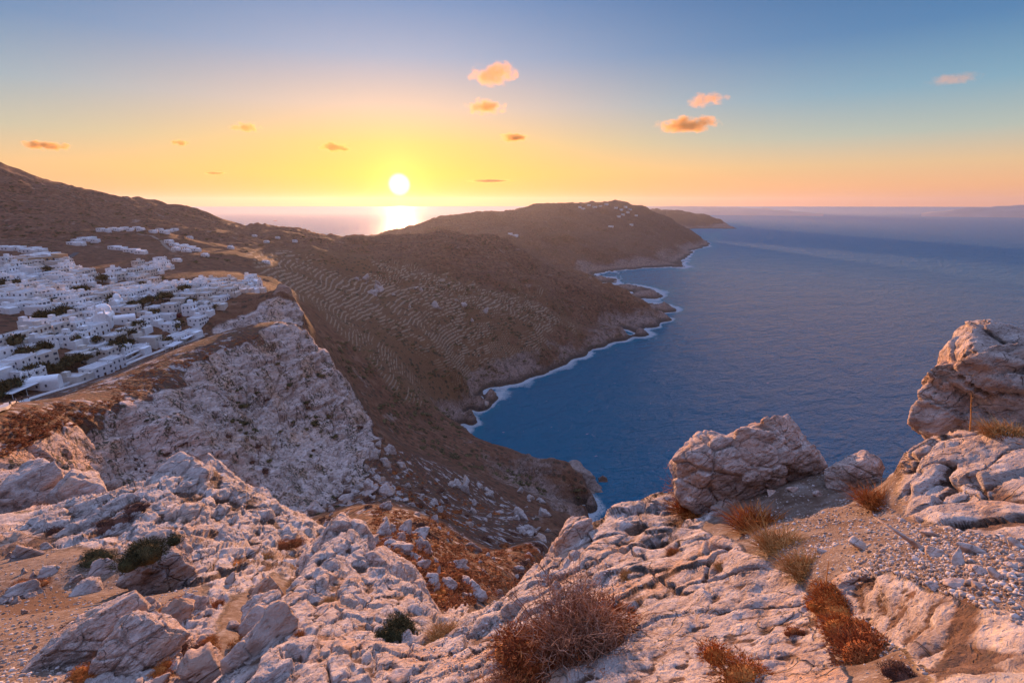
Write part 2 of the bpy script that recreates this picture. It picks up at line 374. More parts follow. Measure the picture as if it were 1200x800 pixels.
# ------------------------------------------------------------------ relief: octaves of rock and soil noise, as fine as the mesh there can hold
def normals():
    dxr, dyr, dzr = [np.gradient(a, axis=0) for a in (X, Y, Z)]
    dxc, dyc, dzc = [np.gradient(a, axis=1) for a in (X, Y, Z)]
    nx = dyc*dzr-dzc*dyr; ny = dzc*dxr-dxc*dzr; nz_ = dxc*dyr-dyc*dxr
    l = np.sqrt(nx*nx+ny*ny+nz_*nz_)+1e-12
    sgn = np.sign(nz_); sgn[sgn == 0] = 1
    return nx/l*sgn, ny/l*sgn, nz_/l*sgn
def soften(a, k=4): return box(box(a, k, 0), k, 1)
NX, NY, NZ = normals()
slope = 1-np.clip(NZ, 0, 1)
near = 1-sstep(55, 75, Rm)
soil = np.clip(np.maximum.reduce([m_gravR, m_gully, m_gravL, m_gulL]), 0, 1)
soil = soften(soil, 7)
rock = np.clip(near*(1-soil)+m_cliff+m_kastro, 0, 1)
coastal = sstep(62, 4, Z+34*fbm(X/70, Y/70, Z/70, 3, 61))*(Rm > 200)
rock = np.maximum(rock, coastal*.72)
rock = soften(rock, 3)
rough = np.where(Rm > 64, .026, .02)
rough = np.where((m_vill > 0) | (m_terr > 0), 0.012, rough)
rough = np.where((m_scrub > 0) & (rock < .5), 0.050, rough)
rough = np.where((Rm > 900) & (rock < .5), 0.042, rough)
rough = np.where(soil > .5, 0.045, rough)
rough = soften(np.maximum(rough, rock*np.where(near > .5, .095, .068)*np.where((coastal > .3) & (m_cliff < .5), .6, 1)), 3)
# bedding: tilted slabs, so the noise is squeezed across the beds
bn = Vector((-0.53, 0.21, 0.82)).normalized(); b1 = bn.cross(Vector((0, 0, 1))).normalized(); b2 = bn.cross(b1)
U = X*b1.x+Y*b1.y+Z*b1.z; Vv = X*b2.x+Y*b2.y+Z*b2.z; Wn = X*bn.x+Y*bn.y+Z*bn.z
foot = Rm*0.0014
disp = np.zeros_like(X)
lam = 512.0; kk = 0
while lam > 0.012:
    msk = (lam > foot*1.2) & (lam < 0.15*Rm)
    if msk.any():
        wt = (sstep(1.2, 2.4, lam/foot[msk])*sstep(0.15, 0.08, lam/Rm[msk])).astype(np.float32)
        wt = wt*np.where(Rm[msk] < 64, 1-.62*np.exp(-(np.log(lam/Rm[msk]/.018)/.75)**2), 1)
        a = noise3(U[msk]/lam+3.1*kk, Vv[msk]/lam, Wn[msk]*2.1/lam+kk, kk)
        b = noise3(X[msk]/lam*.8+1.7*kk, Y[msk]/lam*.8, Z[msk]/lam*.8+9, kk+50)
        rk = rock[msk]
        d = rk*((np.abs(a)*2-.62)*.9 + .45*b) + (1-rk)*b
        disp[msk] += d*lam*rough[msk]*wt
        if kk % 2 == 0:                       # joints and broken blocks, on bare rock only
            m2 = msk & (rock > .3); w2 = (sstep(1.6, 4.0, lam/foot[m2])*sstep(0.15, 0.08, lam/Rm[m2])).astype(np.float32)
            if m2.any():
                q_ = .35*lam*noise3(X[m2]/lam*1.3, Y[m2]/lam*1.3, Z[m2]/lam*1.3, kk+99)
                F1, F2, ID = cells((U[m2]+q_)/lam*.8, (Vv[m2]-q_)/lam*.55, (Wn[m2]+q_*.6)*1.9/lam, kk)
                disp[m2] += (rock[m2]*w2*lam*rough[m2]*(1.0 if lam > .4 else .30)*np.where(m_cliff[m2] > .5, .6, 1)*((ID-.5)*3.0*sstep(0, .14, F2-F1) - 1.7*(1-sstep(0, .08, F2-F1)))).astype(float)
        if kk % 2 == 1 and lam < 8:           # solution pits
            m2 = msk & (rock > .4) & (lam > foot*5)
            if m2.any():
                F1, F2, ID = cells(U[m2]/lam*1.3+5, Vv[m2]/lam*1.0, Wn[m2]*1.5/lam, kk+300)
                disp[m2] -= rock[m2]*lam*.13*(1-sstep(.08, .42, F1))*(ID > .45)
    lam *= 0.5; kk += 1
# ledges where the beds break off
for L_, r0_, r1_, sd in ((.45, 2.2, 16, 1), (1.5, 9, 60, 2), (5.0, 70, 400, 3), (16.0, 110, 460, 4)):
    m2 = (Rm > r0_) & (Rm < r1_) & (rock > .3)
    ww = Wn[m2]/L_ + 1.1*fbm(X[m2]/L_/3.2, Y[m2]/L_/3.2, Z[m2]/L_/3.2, 3, 60+sd); fr_ = ww-np.floor(ww)
    on = sstep(-.05, .25, fbm(X[m2]/L_/4, Y[m2]/L_/4, Z[m2]/L_/4, 2, 80+sd))
    disp[m2] += rock[m2]*on*L_*.17*(np.where(fr_ < .82, fr_/.82, (1-fr_)/.18)-.5)*sstep(r0_, r0_*1.5, Rm[m2])
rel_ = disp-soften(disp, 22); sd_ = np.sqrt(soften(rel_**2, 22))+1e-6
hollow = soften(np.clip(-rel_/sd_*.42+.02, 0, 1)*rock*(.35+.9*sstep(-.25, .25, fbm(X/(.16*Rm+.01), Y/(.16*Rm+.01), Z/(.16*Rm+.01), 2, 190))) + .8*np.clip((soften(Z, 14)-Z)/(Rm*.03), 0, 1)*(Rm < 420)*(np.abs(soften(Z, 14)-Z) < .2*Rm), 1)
# upright fissures and ribs of the big cliff
mc = soften(m_cliff, 4)*sstep(90, 130, Rm)
vf = np.abs(fbm(X/30, Y/30, Z/210, 4, 410)); vr = fbm(X/55, Y/55, Z/330, 3, 420)
disp += mc*(4.5*vr-3.4*(1-sstep(0, .055, vf)))
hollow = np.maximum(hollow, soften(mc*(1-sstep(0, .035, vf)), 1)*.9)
# gullies running down the big slopes
gl = sstep(700, 1000, Rm)*sstep(-2, 25, Z)*(1-rock*.5)
ang = np.arctan2(X-(-20), Y-1250)
disp += gl*(17*(np.abs(fbm(X/190, Y/190, Z/800, 5, 140, .58))*2.4-.6) + 10*(np.abs(fbm(X/420, Y/420, Z/900, 2, 150))*2-.5)*(Rm > 1800))
Zb = Z.copy()
X += NX*disp*np.where(Rm > 150, .7, 1); Y += NY*disp*np.where(Rm > 150, .7, 1); Z += NZ*disp
Z = np.where((Rm > 150) & (Zb < -1), np.minimum(Z, -.6), Z)
# terraces: dry-stone steps that follow the contours
ph = (Z+5*fbm(X/90, Y/90, 0*X, 3, 33)+.7*fbm(X/14, Y/14, 0*X, 2, 35))/3.0
fr = ph-np.floor(ph)
tw = soften(m_terr*sstep(-.6, -.2, fbm(X/140, Y/140, 0*X, 2, 71)), 3)
stepz = np.where(fr < .75, -fr*.0, (fr-.75)/.25) - fr
Z += stepz*3.0*.6*tw
wallmask = (sstep(.72, .82, fr)*sstep(1.0, .92, fr))*tw*sstep(-.40, .0, fbm(X/22, Y/22, Z/9, 3, 37))
# ------------------------------------------------------------------ ground materials
def new_mat(name):
    m = bpy.data.materials.new(name); m.use_nodes = True; return m, NT(m.node_tree)
def finish(t, col, rough=.9, bump=None, bstr=.6, bdist=.1, spec=.2, **kw):
    ins = {'Base Color': col, 'Roughness': rough, 'Specular IOR Level': spec}; ins.update(kw)
    if bump is not None:
        ins['Normal'] = t.n('ShaderNodeBump', {'Height': bump, 'Strength': bstr, 'Distance': bdist}).outputs[0]
    p = t.n('ShaderNodeBsdfPrincipled', ins)
    t.n('ShaderNodeOutputMaterial', {'Surface': p}); return p
def at(t, name): return t.n('ShaderNodeAttribute', attribute_name=name).outputs['Fac']
BN = (bn, b1, b2)
def bedded(t, pos, sq=2.2):
    """coordinates squeezed across the beds"""
    c = [t.vm('DOT_PRODUCT', pos, tuple(v)).outputs[1] for v in (b1, b2)] + [t.m('MULTIPLY', t.vm('DOT_PRODUCT', pos, tuple(bn)).outputs[1], sq)]
    return t.n('ShaderNodeCombineXYZ', {0: c[0], 1: c[1], 2: c[2]}).outputs[0]
def rock_look(t, pos, k):
    """limestone: colour and bump height for features of size k metres"""
    bd = bedded(t, pos)
    n1 = t.noise(pos, .35/k, 5, .6); n2 = t.noise(bd, 1.6/k, 8, .68, .4); n3 = t.noise(pos, 6/k, 6, .7)
    v1 = t.voro(bd, 3.2/k).outputs['Distance']; v2 = t.voro(bd, 9.0/k).outputs['Distance']
    cr = t.voro(t.n('ShaderNodeVectorMath', {0: bd, 1: t.scale(t.n('ShaderNodeTexNoise', {'Vector': bd, 'Scale': 1.5/k}).outputs[1], (.5*k,)*3)}, operation='ADD').outputs[0], .9/k, 'DISTANCE_TO_EDGE').outputs['Distance']
    crack = t.m('MAXIMUM', t.ss(.0, .022, cr), t.ss(.45, .55, t.noise(pos, .8/k, 3)))
    pits = t.ss(.30, .12, v2)
    col = t.ramp(n2, [(.27, (.12, .085, .07)), (.38, (.30, .225, .19)), (.52, (.47, .385, .34)), (.72, (.65, .575, .53))])
    ochre = t.ss(.50, .68, n1)
    col = t.mix(t.m('MULTIPLY', ochre, .62), col, (.50, .29, .17))
    grey = t.ss(.58, .70, t.noise(pos, 1.1/k, 5, .65))
    col = t.mix(t.m('MULTIPLY', grey, .55), col, (.33, .33, .35))
    col = t.mix(t.m('MULTIPLY', t.m('MULTIPLY', pits, t.ss(.45, .6, n3)), .6), col, (.13, .085, .06))
    col = t.mix(t.m('MULTIPLY', t.m('SUBTRACT', 1, crack), .55), col, (.12, .08, .06))
    h = t.m('ADD', t.m('MULTIPLY', n2, .9), t.m('ADD', t.m('MULTIPLY', t.m('MINIMUM', v1, .5), .55), t.m('MULTIPLY', n3, .30)))
    h = t.m('ADD', h, t.m('MULTIPLY', t.m('MINIMUM', v2, .35), .5))
    h = t.m('ADD', h, t.m('MULTIPLY', crack, .35))
    return col, h
def near_ground():
    m, t = new_mat('near_ground')
    pos = t.n('ShaderNodeNewGeometry').outputs['Position']
    dist = at(t, 'dist')
    cA, hA = rock_look(t, pos, .42); cB, hB = rock_look(t, pos, 2.6)
    far = t.ss(9, 22, dist)
    rc = t.mix(far, cA, cB); rh = t.m('ADD', t.m('MULTIPLY', t.m('SUBTRACT', 1, far), hA), t.m('MULTIPLY', far, t.m('MULTIPLY', hB, 4.0)))
    # soil and grit between the rocks
    gs = t.noise(pos, 3.0, 6, .7); gv = t.voro(pos, 26.0); gd = t.noise(pos, 60, 3, .6)
    sc = t.ramp(gs, [(.3, (.085, .048, .030)), (.45, (.16, .10, .068)), (.58, (.24, .175, .135)), (.72, (.34, .29, .25))])
    stone = t.ss(.34, .22, gv.outputs['Distance'])
    sc = t.mix(t.m('MULTIPLY', t.m('MULTIPLY', stone, t.ss(.45, .6, t.noise(pos, 2.5, 3))), t.ss(.6, .75, t.n('ShaderNodeSeparateColor', {0: gv.outputs['Color']}).outputs[0])), sc, (.50, .45, .42))
    sh = t.m('ADD', t.m('MULTIPLY', t.noise(pos, 14, 5, .7), .35), t.m('MULTIPLY', gd, .25))
    s = t.ss(.3, .7, t.m('ADD', at(t, 'soil'), t.m('MULTIPLY', t.m('SUBTRACT', t.noise(pos, 1.6, 6, .75), .5), 1.1)))
    col = t.mix(s, rc, sc); h = t.m('ADD', t.m('MULTIPLY', t.m('SUBTRACT', 1, s), rh), t.m('MULTIPLY', s, sh))
    # dry moss and rust-coloured litter caught in hollows
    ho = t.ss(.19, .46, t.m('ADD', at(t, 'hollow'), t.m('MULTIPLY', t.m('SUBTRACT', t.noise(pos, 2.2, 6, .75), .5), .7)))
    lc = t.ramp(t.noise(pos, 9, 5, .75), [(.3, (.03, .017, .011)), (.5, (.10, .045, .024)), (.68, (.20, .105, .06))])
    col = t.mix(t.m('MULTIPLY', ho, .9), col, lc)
    li = t.m('MULTIPLY', t.ss(.57, .66, t.noise(pos, 1.2, 6, .7)), t.ss(.45, .25, t.noise(bedded(t, pos), 4, 4, .6)))
    col = t.mix(t.m('MULTIPLY', li, .8), col, (.24, .095, .035))
    finish(t, col, .92, h, 1.0, .11)
    return m
def far_ground():
    m, t = new_mat('far_ground')
    pos = t.n('ShaderNodeNewGeometry').outputs['Position']
    rk = at(t, 'rock'); sb = at(t, 'scrub'); tr = at(t, 'terr'); wl = at(t, 'wall'); ds = at(t, 'dist'); zz = t.n('ShaderNodeSeparateXYZ', {0: pos}).outputs[2]
    cB, hB = rock_look(t, pos, 7.0)
    fine = t.noise(pos, .9, 5, .7)
    streak = t.noise(t.scale(pos, (1, 1, .18)), .16, 5, .65)
    cB = t.mix(t.m('MULTIPLY', t.ss(.5, .66, streak), .5), cB, (.58, .44, .37))
    vc = t.m('ABSOLUTE', t.m('SUBTRACT', t.noise(t.scale(pos, (1, 1, .16)), .085, 5, .6, .3), .5))
    cB = t.mix(t.m('MULTIPLY', t.ss(.012, .003, vc), .85), cB, (.07, .05, .04))
    cB = t.mix(1.0, cB, (1.22, 1.13, 1.10), 'MULTIPLY')
    # plants clinging to the rock face
    cb = t.m('MULTIPLY', t.ss(.52, .58, t.noise(pos, .10, 4, .6)), t.ss(.47, .55, t.noise(pos, .75, 4, .7)))
    cb = t.m('MAXIMUM', cb, t.ss(.62, .66, t.noise(pos, .55, 3, .7)))
    cB = t.mix(t.m('MULTIPLY', cb, .9), cB, (.055, .05, .028))
    # open hillside
    n1 = t.noise(pos, .018, 5, .6); n2 = t.noise(pos, .12, 6, .68)
    so = t.ramp(n2, [(.3, (.070, .026, .014)), (.5, (.145, .060, .031)), (.66, (.215, .105, .062)), (.8, (.31, .205, .145))])
    so = t.mix(t.m('MULTIPLY', t.ss(.5, .65, n1), .5), so, (.13, .06, .035))
    bush = t.ss(.36, .26, t.voro(pos, .16).outputs['Distance'])
    so = t.mix(t.m('MULTIPLY', bush, .75), so, (.030, .024, .014))
    pale = t.m('MULTIPLY', t.ss(.60, .72, t.noise(t.scale(pos, (1, 1, .35)), .045, 6, .7)), .55)
    so = t.mix(pale, so, (.34, .27, .23))
    # red cushion scrub
    v = t.voro(pos, .55); cell = t.n('ShaderNodeSeparateColor', {0: v.outputs['Color']}).outputs[0]
    red = t.ramp(cell, [(0, (.07, .03, .018)), (.4, (.17, .055, .028)), (.7, (.23, .09, .04)), (1, (.10, .07, .035))])
    red = t.mix(t.m('MULTIPLY', t.ss(.25, .6, v.outputs['Distance']), .8), red, (.09, .05, .035))
    red = t.mix(t.ss(.54, .62, t.noise(pos, .16, 5, .7)), red, (.42, .35, .32))
    # terraces
    te = t.ramp(fine, [(.3, (.10, .043, .020)), (.6, (.175, .083, .040)), (.75, (.24, .135, .075))])
    te = t.mix(t.m('MULTIPLY', t.ss(.33, .23, t.voro(pos, .11).outputs['Distance']), .8), te, (.035, .028, .015))
    te = t.mix(t.m('MULTIPLY', t.ss(.1, .5, wl), .7), te, (.33, .24, .17))
    col = t.mix(t.ss(.35, .65, sb), so, red)
    col = t.mix(tr, col, te)
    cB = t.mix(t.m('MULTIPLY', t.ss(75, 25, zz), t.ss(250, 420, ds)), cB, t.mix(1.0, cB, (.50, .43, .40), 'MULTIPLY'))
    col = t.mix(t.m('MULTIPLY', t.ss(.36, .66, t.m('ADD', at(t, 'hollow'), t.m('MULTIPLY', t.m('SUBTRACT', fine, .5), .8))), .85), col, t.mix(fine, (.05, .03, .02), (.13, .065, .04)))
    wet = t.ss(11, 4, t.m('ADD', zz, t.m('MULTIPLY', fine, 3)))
    r = t.ss(.35, .65, t.m('ADD', rk, t.m('MULTIPLY', t.m('SUBTRACT', t.noise(pos, .09, 5, .7), .5), .8)))
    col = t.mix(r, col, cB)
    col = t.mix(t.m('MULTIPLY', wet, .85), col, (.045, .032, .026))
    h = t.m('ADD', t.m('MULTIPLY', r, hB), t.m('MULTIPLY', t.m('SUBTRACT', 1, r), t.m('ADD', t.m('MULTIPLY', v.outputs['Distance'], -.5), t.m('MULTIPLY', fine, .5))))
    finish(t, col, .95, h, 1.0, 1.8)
    return m
M_near = near_ground(); M_far = far_ground()

# ------------------------------------------------------------------ the ground itself, cut into its landforms
P3 = np.stack([X, Y, Z], -1).reshape(-1, 3)
soilA = soften(soil.astype(float), 2)
redA = np.maximum(m_scrub, ((m_cliff < .5) & (m_kastro < .5) & (m_vill < .5) & (Rm > 140) & (Rm < 400) & (Y < 420) & (X < -60) & (Z > 165)).astype(float))
AT = {'rock': rock, 'soil': soilA, 'scrub': soften(redA, 3), 'terr': soften(m_terr, 3), 'wall': wallmask, 'dist': Rm, 'hollow': hollow}
idx = np.arange(NR*NC).reshape(NR, NC)
QF = np.stack([idx[:-1, :-1], idx[:-1, 1:], idx[1:, 1:], idx[1:, :-1]], -1)
def cutq(a): return a[:-1, :-1]
above = np.maximum.reduce([Z[:-1, :-1], Z[1:, :-1], Z[:-1, 1:], Z[1:, 1:]]) > -6
zone_near = cutq(Rm) < 64
zone_cliff = ((cutq(m_cliff) > .5) | (cutq(m_kastro) > .5)) & ~zone_near
zone_far = cutq(Rm) > 5200
zone_hill = (cutq(Rm) > 1010) & ~zone_far
zone_vill = (cutq(m_vill) > .5) & ~zone_near & ~zone_cliff & ~zone_hill
zone_mid = ~(zone_near | zone_cliff | zone_far | zone_hill | zone_vill)
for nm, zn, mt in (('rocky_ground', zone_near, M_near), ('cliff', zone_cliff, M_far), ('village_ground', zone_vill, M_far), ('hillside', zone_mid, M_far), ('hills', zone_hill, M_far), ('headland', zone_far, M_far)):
    F = QF[zn & above]
    used, inv = np.unique(F, return_inverse=True)
    o = new_mesh(nm, P3[used], inv.reshape(F.shape).astype(np.int32), mt); o['kind'] = 'structure'
    for k_, v_ in AT.items(): attr(o, k_, v_.reshape(-1)[used])
# quick look-ups on the finished ground
def ground(px, py):
    """first point of the ground on a line of sight -> world position"""
    az, t = pix(px, py)
    c = int(np.argmin(np.abs(s-az)))
    P = np.stack([X[:, c], Y[:, c], Z[:, c]], -1)
    tt = (P[:, 2]-H)/np.hypot(P[:, 0], P[:, 1])
    ok = np.nonzero((tt >= t) & (Rm[:, c] > 1.2))[0]
    if not len(ok): return None
    i = ok[0]; p = P[i].copy()
    if i > 0 and tt[i-1] < t: f = (t-tt[i-1])/(tt[i]-tt[i-1]+1e-12); p = P[i-1]+(P[i]-P[i-1])*f
    da = az-math.atan2(p[0], p[1]); cs, sn = math.cos(da), math.sin(da)      # swing from the mesh column to the exact bearing
    return np.array([p[0]*cs+p[1]*sn, p[1]*cs-p[0]*sn, p[2]])
def ground_z(x, y):
    r = math.hypot(x, y); az = math.atan2(x, y)
    c = int(np.argmin(np.abs(s-az))); return float(np.interp(math.log(r), LRm[:, c], Z[:, c]))
def ground_n(x, y, e):
    dx = (ground_z(x+e, y)-ground_z(x-e, y))/(2*e); dy = (ground_z(x, y+e)-ground_z(x, y-e))/(2*e)
    return Vector((-dx, -dy, 1)).normalized()

# ------------------------------------------------------------------ sea with surf along the coast
def sea_mat():
    m, t = new_mat('sea')
    pos = t.n('ShaderNodeNewGeometry').outputs['Position']
    dp = at(t, 'depth')
    rot = t.n('ShaderNodeVectorRotate', {'Vector': pos, 'Angle': math.radians(-28)}, rotation_type='Z_AXIS').outputs[0]
    sw = t.scale(rot, (.45, 1, 1))
    n1 = t.noise(sw, .055, 3, .5, .6); n2 = t.noise(sw, .22, 4, .6, .5); n3 = t.noise(pos, .9, 3, .6); n0 = t.noise(sw, .014, 2, .5)
    h = t.m('ADD', t.m('ADD', t.m('MULTIPLY', n1, 3.2), t.m('MULTIPLY', n2, 1.5)), t.m('ADD', t.m('MULTIPLY', n3, .30), t.m('MULTIPLY', n0, 4.0)))
    f1 = t.noise(pos, .09, 6, .7, .8); f2 = t.noise(pos, .5, 5, .75)
    fo = t.m('ADD', dp, t.m('MULTIPLY', t.m('SUBTRACT', t.m('ADD', t.m('MULTIPLY', f1, .65), t.m('MULTIPLY', f2, .35)), .5), 26))
    fo = t.m('ADD', fo, t.m('MULTIPLY', t.m('SUBTRACT', t.noise(pos, .014, 2), .42), -38))
    cd = t.n('ShaderNodeCameraData').outputs['View Distance'] if False else t.vm('LENGTH', pos).outputs[1]
    fo = t.m('ADD', t.m('MULTIPLY', fo, t.ss(2200, 700, cd)), t.m('MULTIPLY', t.m('MULTIPLY', dp, 2.2), t.ss(700, 2200, cd)))
    foam = t.m('MULTIPLY', t.m('MULTIPLY', t.m('MULTIPLY', t.ss(12, 4, fo), t.ss(.36, .56, t.m('ADD', f2, t.ss(9, 0, dp)))), t.ss(34, 16, dp)), t.ss(4600, 3000, cd))
    teal = t.ss(22, 2, dp)
    col = t.mix(teal, (.003, .205, .35), (.008, .25, .36))
    cap = t.m('MULTIPLY', t.ss(.64, .70, t.noise(sw, .16, 6, .65)), t.ss(.50, .60, n1))
    fm = t.m('MAXIMUM', foam, t.m('MULTIPLY', cap, .5))
    col = t.mix(fm, col, (.62, .66, .70))
    finish(t, col, t.m('ADD', t.m('ADD', .17, t.m('MULTIPLY', t.ss(900, 5000, cd), .38)), t.m('MULTIPLY', fm, .6)), h, 1.0, 11.0, spec=.32, IOR=1.33)
    return m
def build_sea():
    az = np.linspace(math.radians(-75), math.radians(75), 620)
    lr = np.concatenate([np.linspace(math.log(190), math.log(6000), 560), np.linspace(math.log(6000), math.log(90000), 60)[1:]])
    L2, A2 = np.meshgrid(lr, az, indexing='ij'); R2 = np.exp(L2)
    dep = np.empty(L2.shape)
    cols = np.clip(np.searchsorted(s, az), 0, NC-1)
    for j, c in enumerate(cols): dep[:, j] = -np.interp(lr, LRm[:, c], Z[:, c], right=-40)
    dep = np.where(L2 > math.log(9400), 40, np.clip(dep, -20, 60))
    V = np.stack([R2*np.sin(A2), R2*np.cos(A2), 0*R2], -1).reshape(-1, 3)
    ix = np.arange(L2.size).reshape(L2.shape)
    F = np.stack([ix[:-1, :-1], ix[:-1, 1:], ix[1:, 1:], ix[1:, :-1]], -1).reshape(-1, 4)
    o = new_mesh('sea', V, F, sea_mat()); o['kind'] = 'structure'; attr(o, 'depth', dep.ravel())
build_sea()

# islands on the horizon
M_isl, t_ = new_mat('hazed_island'); finish(t_, t_.mix(t_.noise(t_.n('ShaderNodeNewGeometry').outputs['Position'], .004, 5), (.24, .20, .20), (.42, .37, .36)), .95)  # paleness of distance haze is put into the rock colour
def island(pts, r, depth, seed):
    V, F = [], []
    n = 60; xs = np.linspace(pts[0][0], pts[-1][0], n); ys = np.interp(xs, [p[0] for p in pts], [p[1] for p in pts])
    rows = np.linspace(-1, 1, 13)
    for rr in rows:
        for i in range(n):
            p = place(xs[i], ys[i], r); hgt = max(p[2], 0)*(1-abs(rr)**1.5)
            hgt += 25*noise3(np.array([i*.35]), np.array([rr*4]), np.array([seed]), seed)[0]*(1-abs(rr))
            d = 1+rr*depth/r
            V.append((p[0]*d, p[1]*d, max(hgt, 0)-3))
    for a in range(12):
        for i in range(n-1): F.append((a*n+i, a*n+i+1, (a+1)*n+i+1, (a+1)*n+i))
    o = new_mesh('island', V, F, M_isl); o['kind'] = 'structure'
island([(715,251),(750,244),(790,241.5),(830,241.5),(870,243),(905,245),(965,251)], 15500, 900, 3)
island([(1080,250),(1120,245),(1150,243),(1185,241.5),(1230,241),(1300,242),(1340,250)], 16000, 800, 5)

# ------------------------------------------------------------------ air
def haze():
    R_, z0, z1 = 17000.0, -14.0, 470.0
    V = [(-R_, -800, z0), (R_, -800, z0), (R_, R_, z0), (-R_, R_, z0), (-R_, -800, z1), (R_, -800, z1), (R_, R_, z1), (-R_, R_, z1)]
    F = [(3,2,1,0), (4,5,6,7), (0,1,5,4), (1,2,6,5), (2,3,7,6), (3,0,4,7)]
    m, t = new_mat('haze')
    p = t.n('ShaderNodeVolumePrincipled', {'Color': (.62, .66, .78), 'Density': HAZE, 'Anisotropy': .52})
    t.n('ShaderNodeOutputMaterial', {'Volume': p})
    o = new_mesh('haze', V, F, m, smooth=False); o['kind'] = 'stuff'
HAZE = 2.7e-5
haze()
# ------------------------------------------------------------------ things: helpers
def tag(o, label, cat, group=None):
    o['label'] = label; o['category'] = cat
    if group: o['group'] = group
    return o
def thing(name, label, cat, loc, group=None, rz=0.0):
    o = bpy.data.objects.new(name, None); COL.objects.link(o); o.empty_display_size = .2
    o.location = loc; o.rotation_euler = (0, 0, rz)
    return tag(o, label, cat, group)
def dup(root, loc, rz=0.0, sc=1.0, label=None, group=None):
    def cp(o, par):
        c = o.copy(); COL.objects.link(c)
        if par is not None: c.parent = par; c.matrix_parent_inverse = o.matrix_parent_inverse.copy()
        for ch in o.children: cp(ch, c)
        return c
    r = cp(root, None); r.location = loc; r.rotation_euler = (0, 0, rz); r.scale = (sc,)*3 if isinstance(sc, (int, float)) else sc
    if label: r['label'] = label
    if group: r['group'] = group
    return r
def rock_mat(name, k, tint=(1, 1, 1), bstr=1.0, bd=.1):
    m, t = new_mat(name)
    pos = t.n('ShaderNodeNewGeometry').outputs['Position']
    c, h = rock_look(t, pos, k)
    c = t.mix(1.0, c, tint, 'MULTIPLY')
    finish(t, c, .92, h, bstr, bd); return m
M_out = rock_mat('outcrop_limestone', .42, (1.14, 1.09, 1.06), 1.0, .15)
M_bould = rock_mat('boulder_limestone', 2.2, (.95, .93, .93), 1.0, .4)
M_stone = rock_mat('loose_stone', .18, (1.0, .95, .92), .7, .03)
M_dark = rock_mat('sea_rock', 9, (.35, .30, .28), 1.0, 1.5)
_ico = {}
def ico(n):
    """unit sphere, subdivided octahedron-style: (verts, faces)"""
    if n not in _ico:
        import bmesh
        bm = bmesh.new(); bmesh.ops.create_icosphere(bm, subdivisions=n, radius=1)
        _ico[n] = (np.array([v.co[:] for v in bm.verts]), np.array([[v.index for v in f.verts] for f in bm.faces], np.int32)); bm.free()
    return _ico[n]
def planes_rock(N, dist, sub=6, soft=.06, seed=0, rel=.10, lam0=None, centre=(0, 0, 0)):
    """rock bounded by planes (unit normals N, distances), bevelled and weathered"""
    D, F = ico(sub); N = np.asarray(N, float); N /= np.linalg.norm(N, axis=1)[:, None]; dist = np.asarray(dist, float)
    q = D @ N.T
    r = np.where(q > .02, dist[None]/np.maximum(q, .02), 1e9)
    p_ = 1/soft
    rad = (np.sum(np.minimum(r, 1e6)**-p_, 1))**(-1/p_)
    P = D*rad[:, None]; size = rad.mean()
    C = np.asarray(centre, float)
    W = P + C
    lam = lam0 or size*.9; d = np.zeros(len(P)); k = 0
    while lam > size*.022:
        u, v, w_ = W[:, 0]/lam, W[:, 1]/lam, W[:, 2]/lam
        d += lam*rel*(1.0 if k == 0 else .55 if k < 3 else .85)*((np.abs(noise3(u+k, v, w_*1.6, seed+k))*2-.6)*.9 + .4*noise3(u*.8, v*.8+k, w_*.8, seed+k+40))
        if k % 2 == 0:
            F1, F2, ID = cells(u*.9+seed, v*.9, w_*1.5, seed+k)
            d += lam*rel*((ID-.5)*2.2*sstep(0, .10, F2-F1) - 1.3*(1-sstep(0, .06, F2-F1)))
        else:
            F1, F2, ID = cells(u*1.3, v*1.3+seed, w_*1.3, seed+k+9)
            d -= lam*rel*1.1*(1-sstep(.08, .42, F1))*(ID > .5)
        lam *= .5; k += 1
    return P + D*d[:, None], F
def crag(name, silh, r, depth, mat, sub=6, seed=1, rel=.10, back=1.0, parent=None, front=None):
    """rock whose upright profile is silh [(col,row)...] at distance r, depth metres thick: real size, closed all round"""
    A = np.array([place(a, b, r) for a, b in silh]); c = A.mean(0)
    vw = c - np.array([0, 0, H]); vw[2] *= .35; vw /= np.linalg.norm(vw)
    c2 = c + vw*depth*.35
    N, Dd = [], []; n = len(A); rr = np.random.default_rng(seed)
    area = sum(np.dot(np.cross(A[i]-c, A[(i+1) % n]-c), -vw) for i in range(n))
    for i in range(n):
        e = A[(i+1) % n]-A[i]; nn = np.cross(e, -vw) * (1 if area > 0 else -1)
        nn /= np.linalg.norm(nn)+1e-9
        off = np.dot((A[i]+A[(i+1) % n])/2-c2, nn)
        nt_ = nn + vw*rr.uniform(-.25, .30); nt_ /= np.linalg.norm(nt_)
        N.append(nt_); Dd.append(max(off*np.dot(nn, nt_), .02*depth))
    side = np.cross(vw, (0, 0, 1)); side /= np.linalg.norm(side); up = np.cross(side, vw)
    for a, b, f in (front or [(.25, .5, .5), (-.5, .1, .55), (.45, -.25, .5)]):
        N.append(-vw+side*a+up*b); Dd.append(depth*f)
    for a, b in ((.4, .3), (-.4, .2), (0, -.2)): N.append(vw+side*a+up*b); Dd.append(depth*.55*back)
    P, F = planes_rock(N, Dd, sub, .028, seed, rel, centre=c2)
    o = new_mesh(name, P, F, mat, parent=parent); 
    base = c2; o.location = Vector(base) if parent is None else Vector(base)-parent.location
    return o
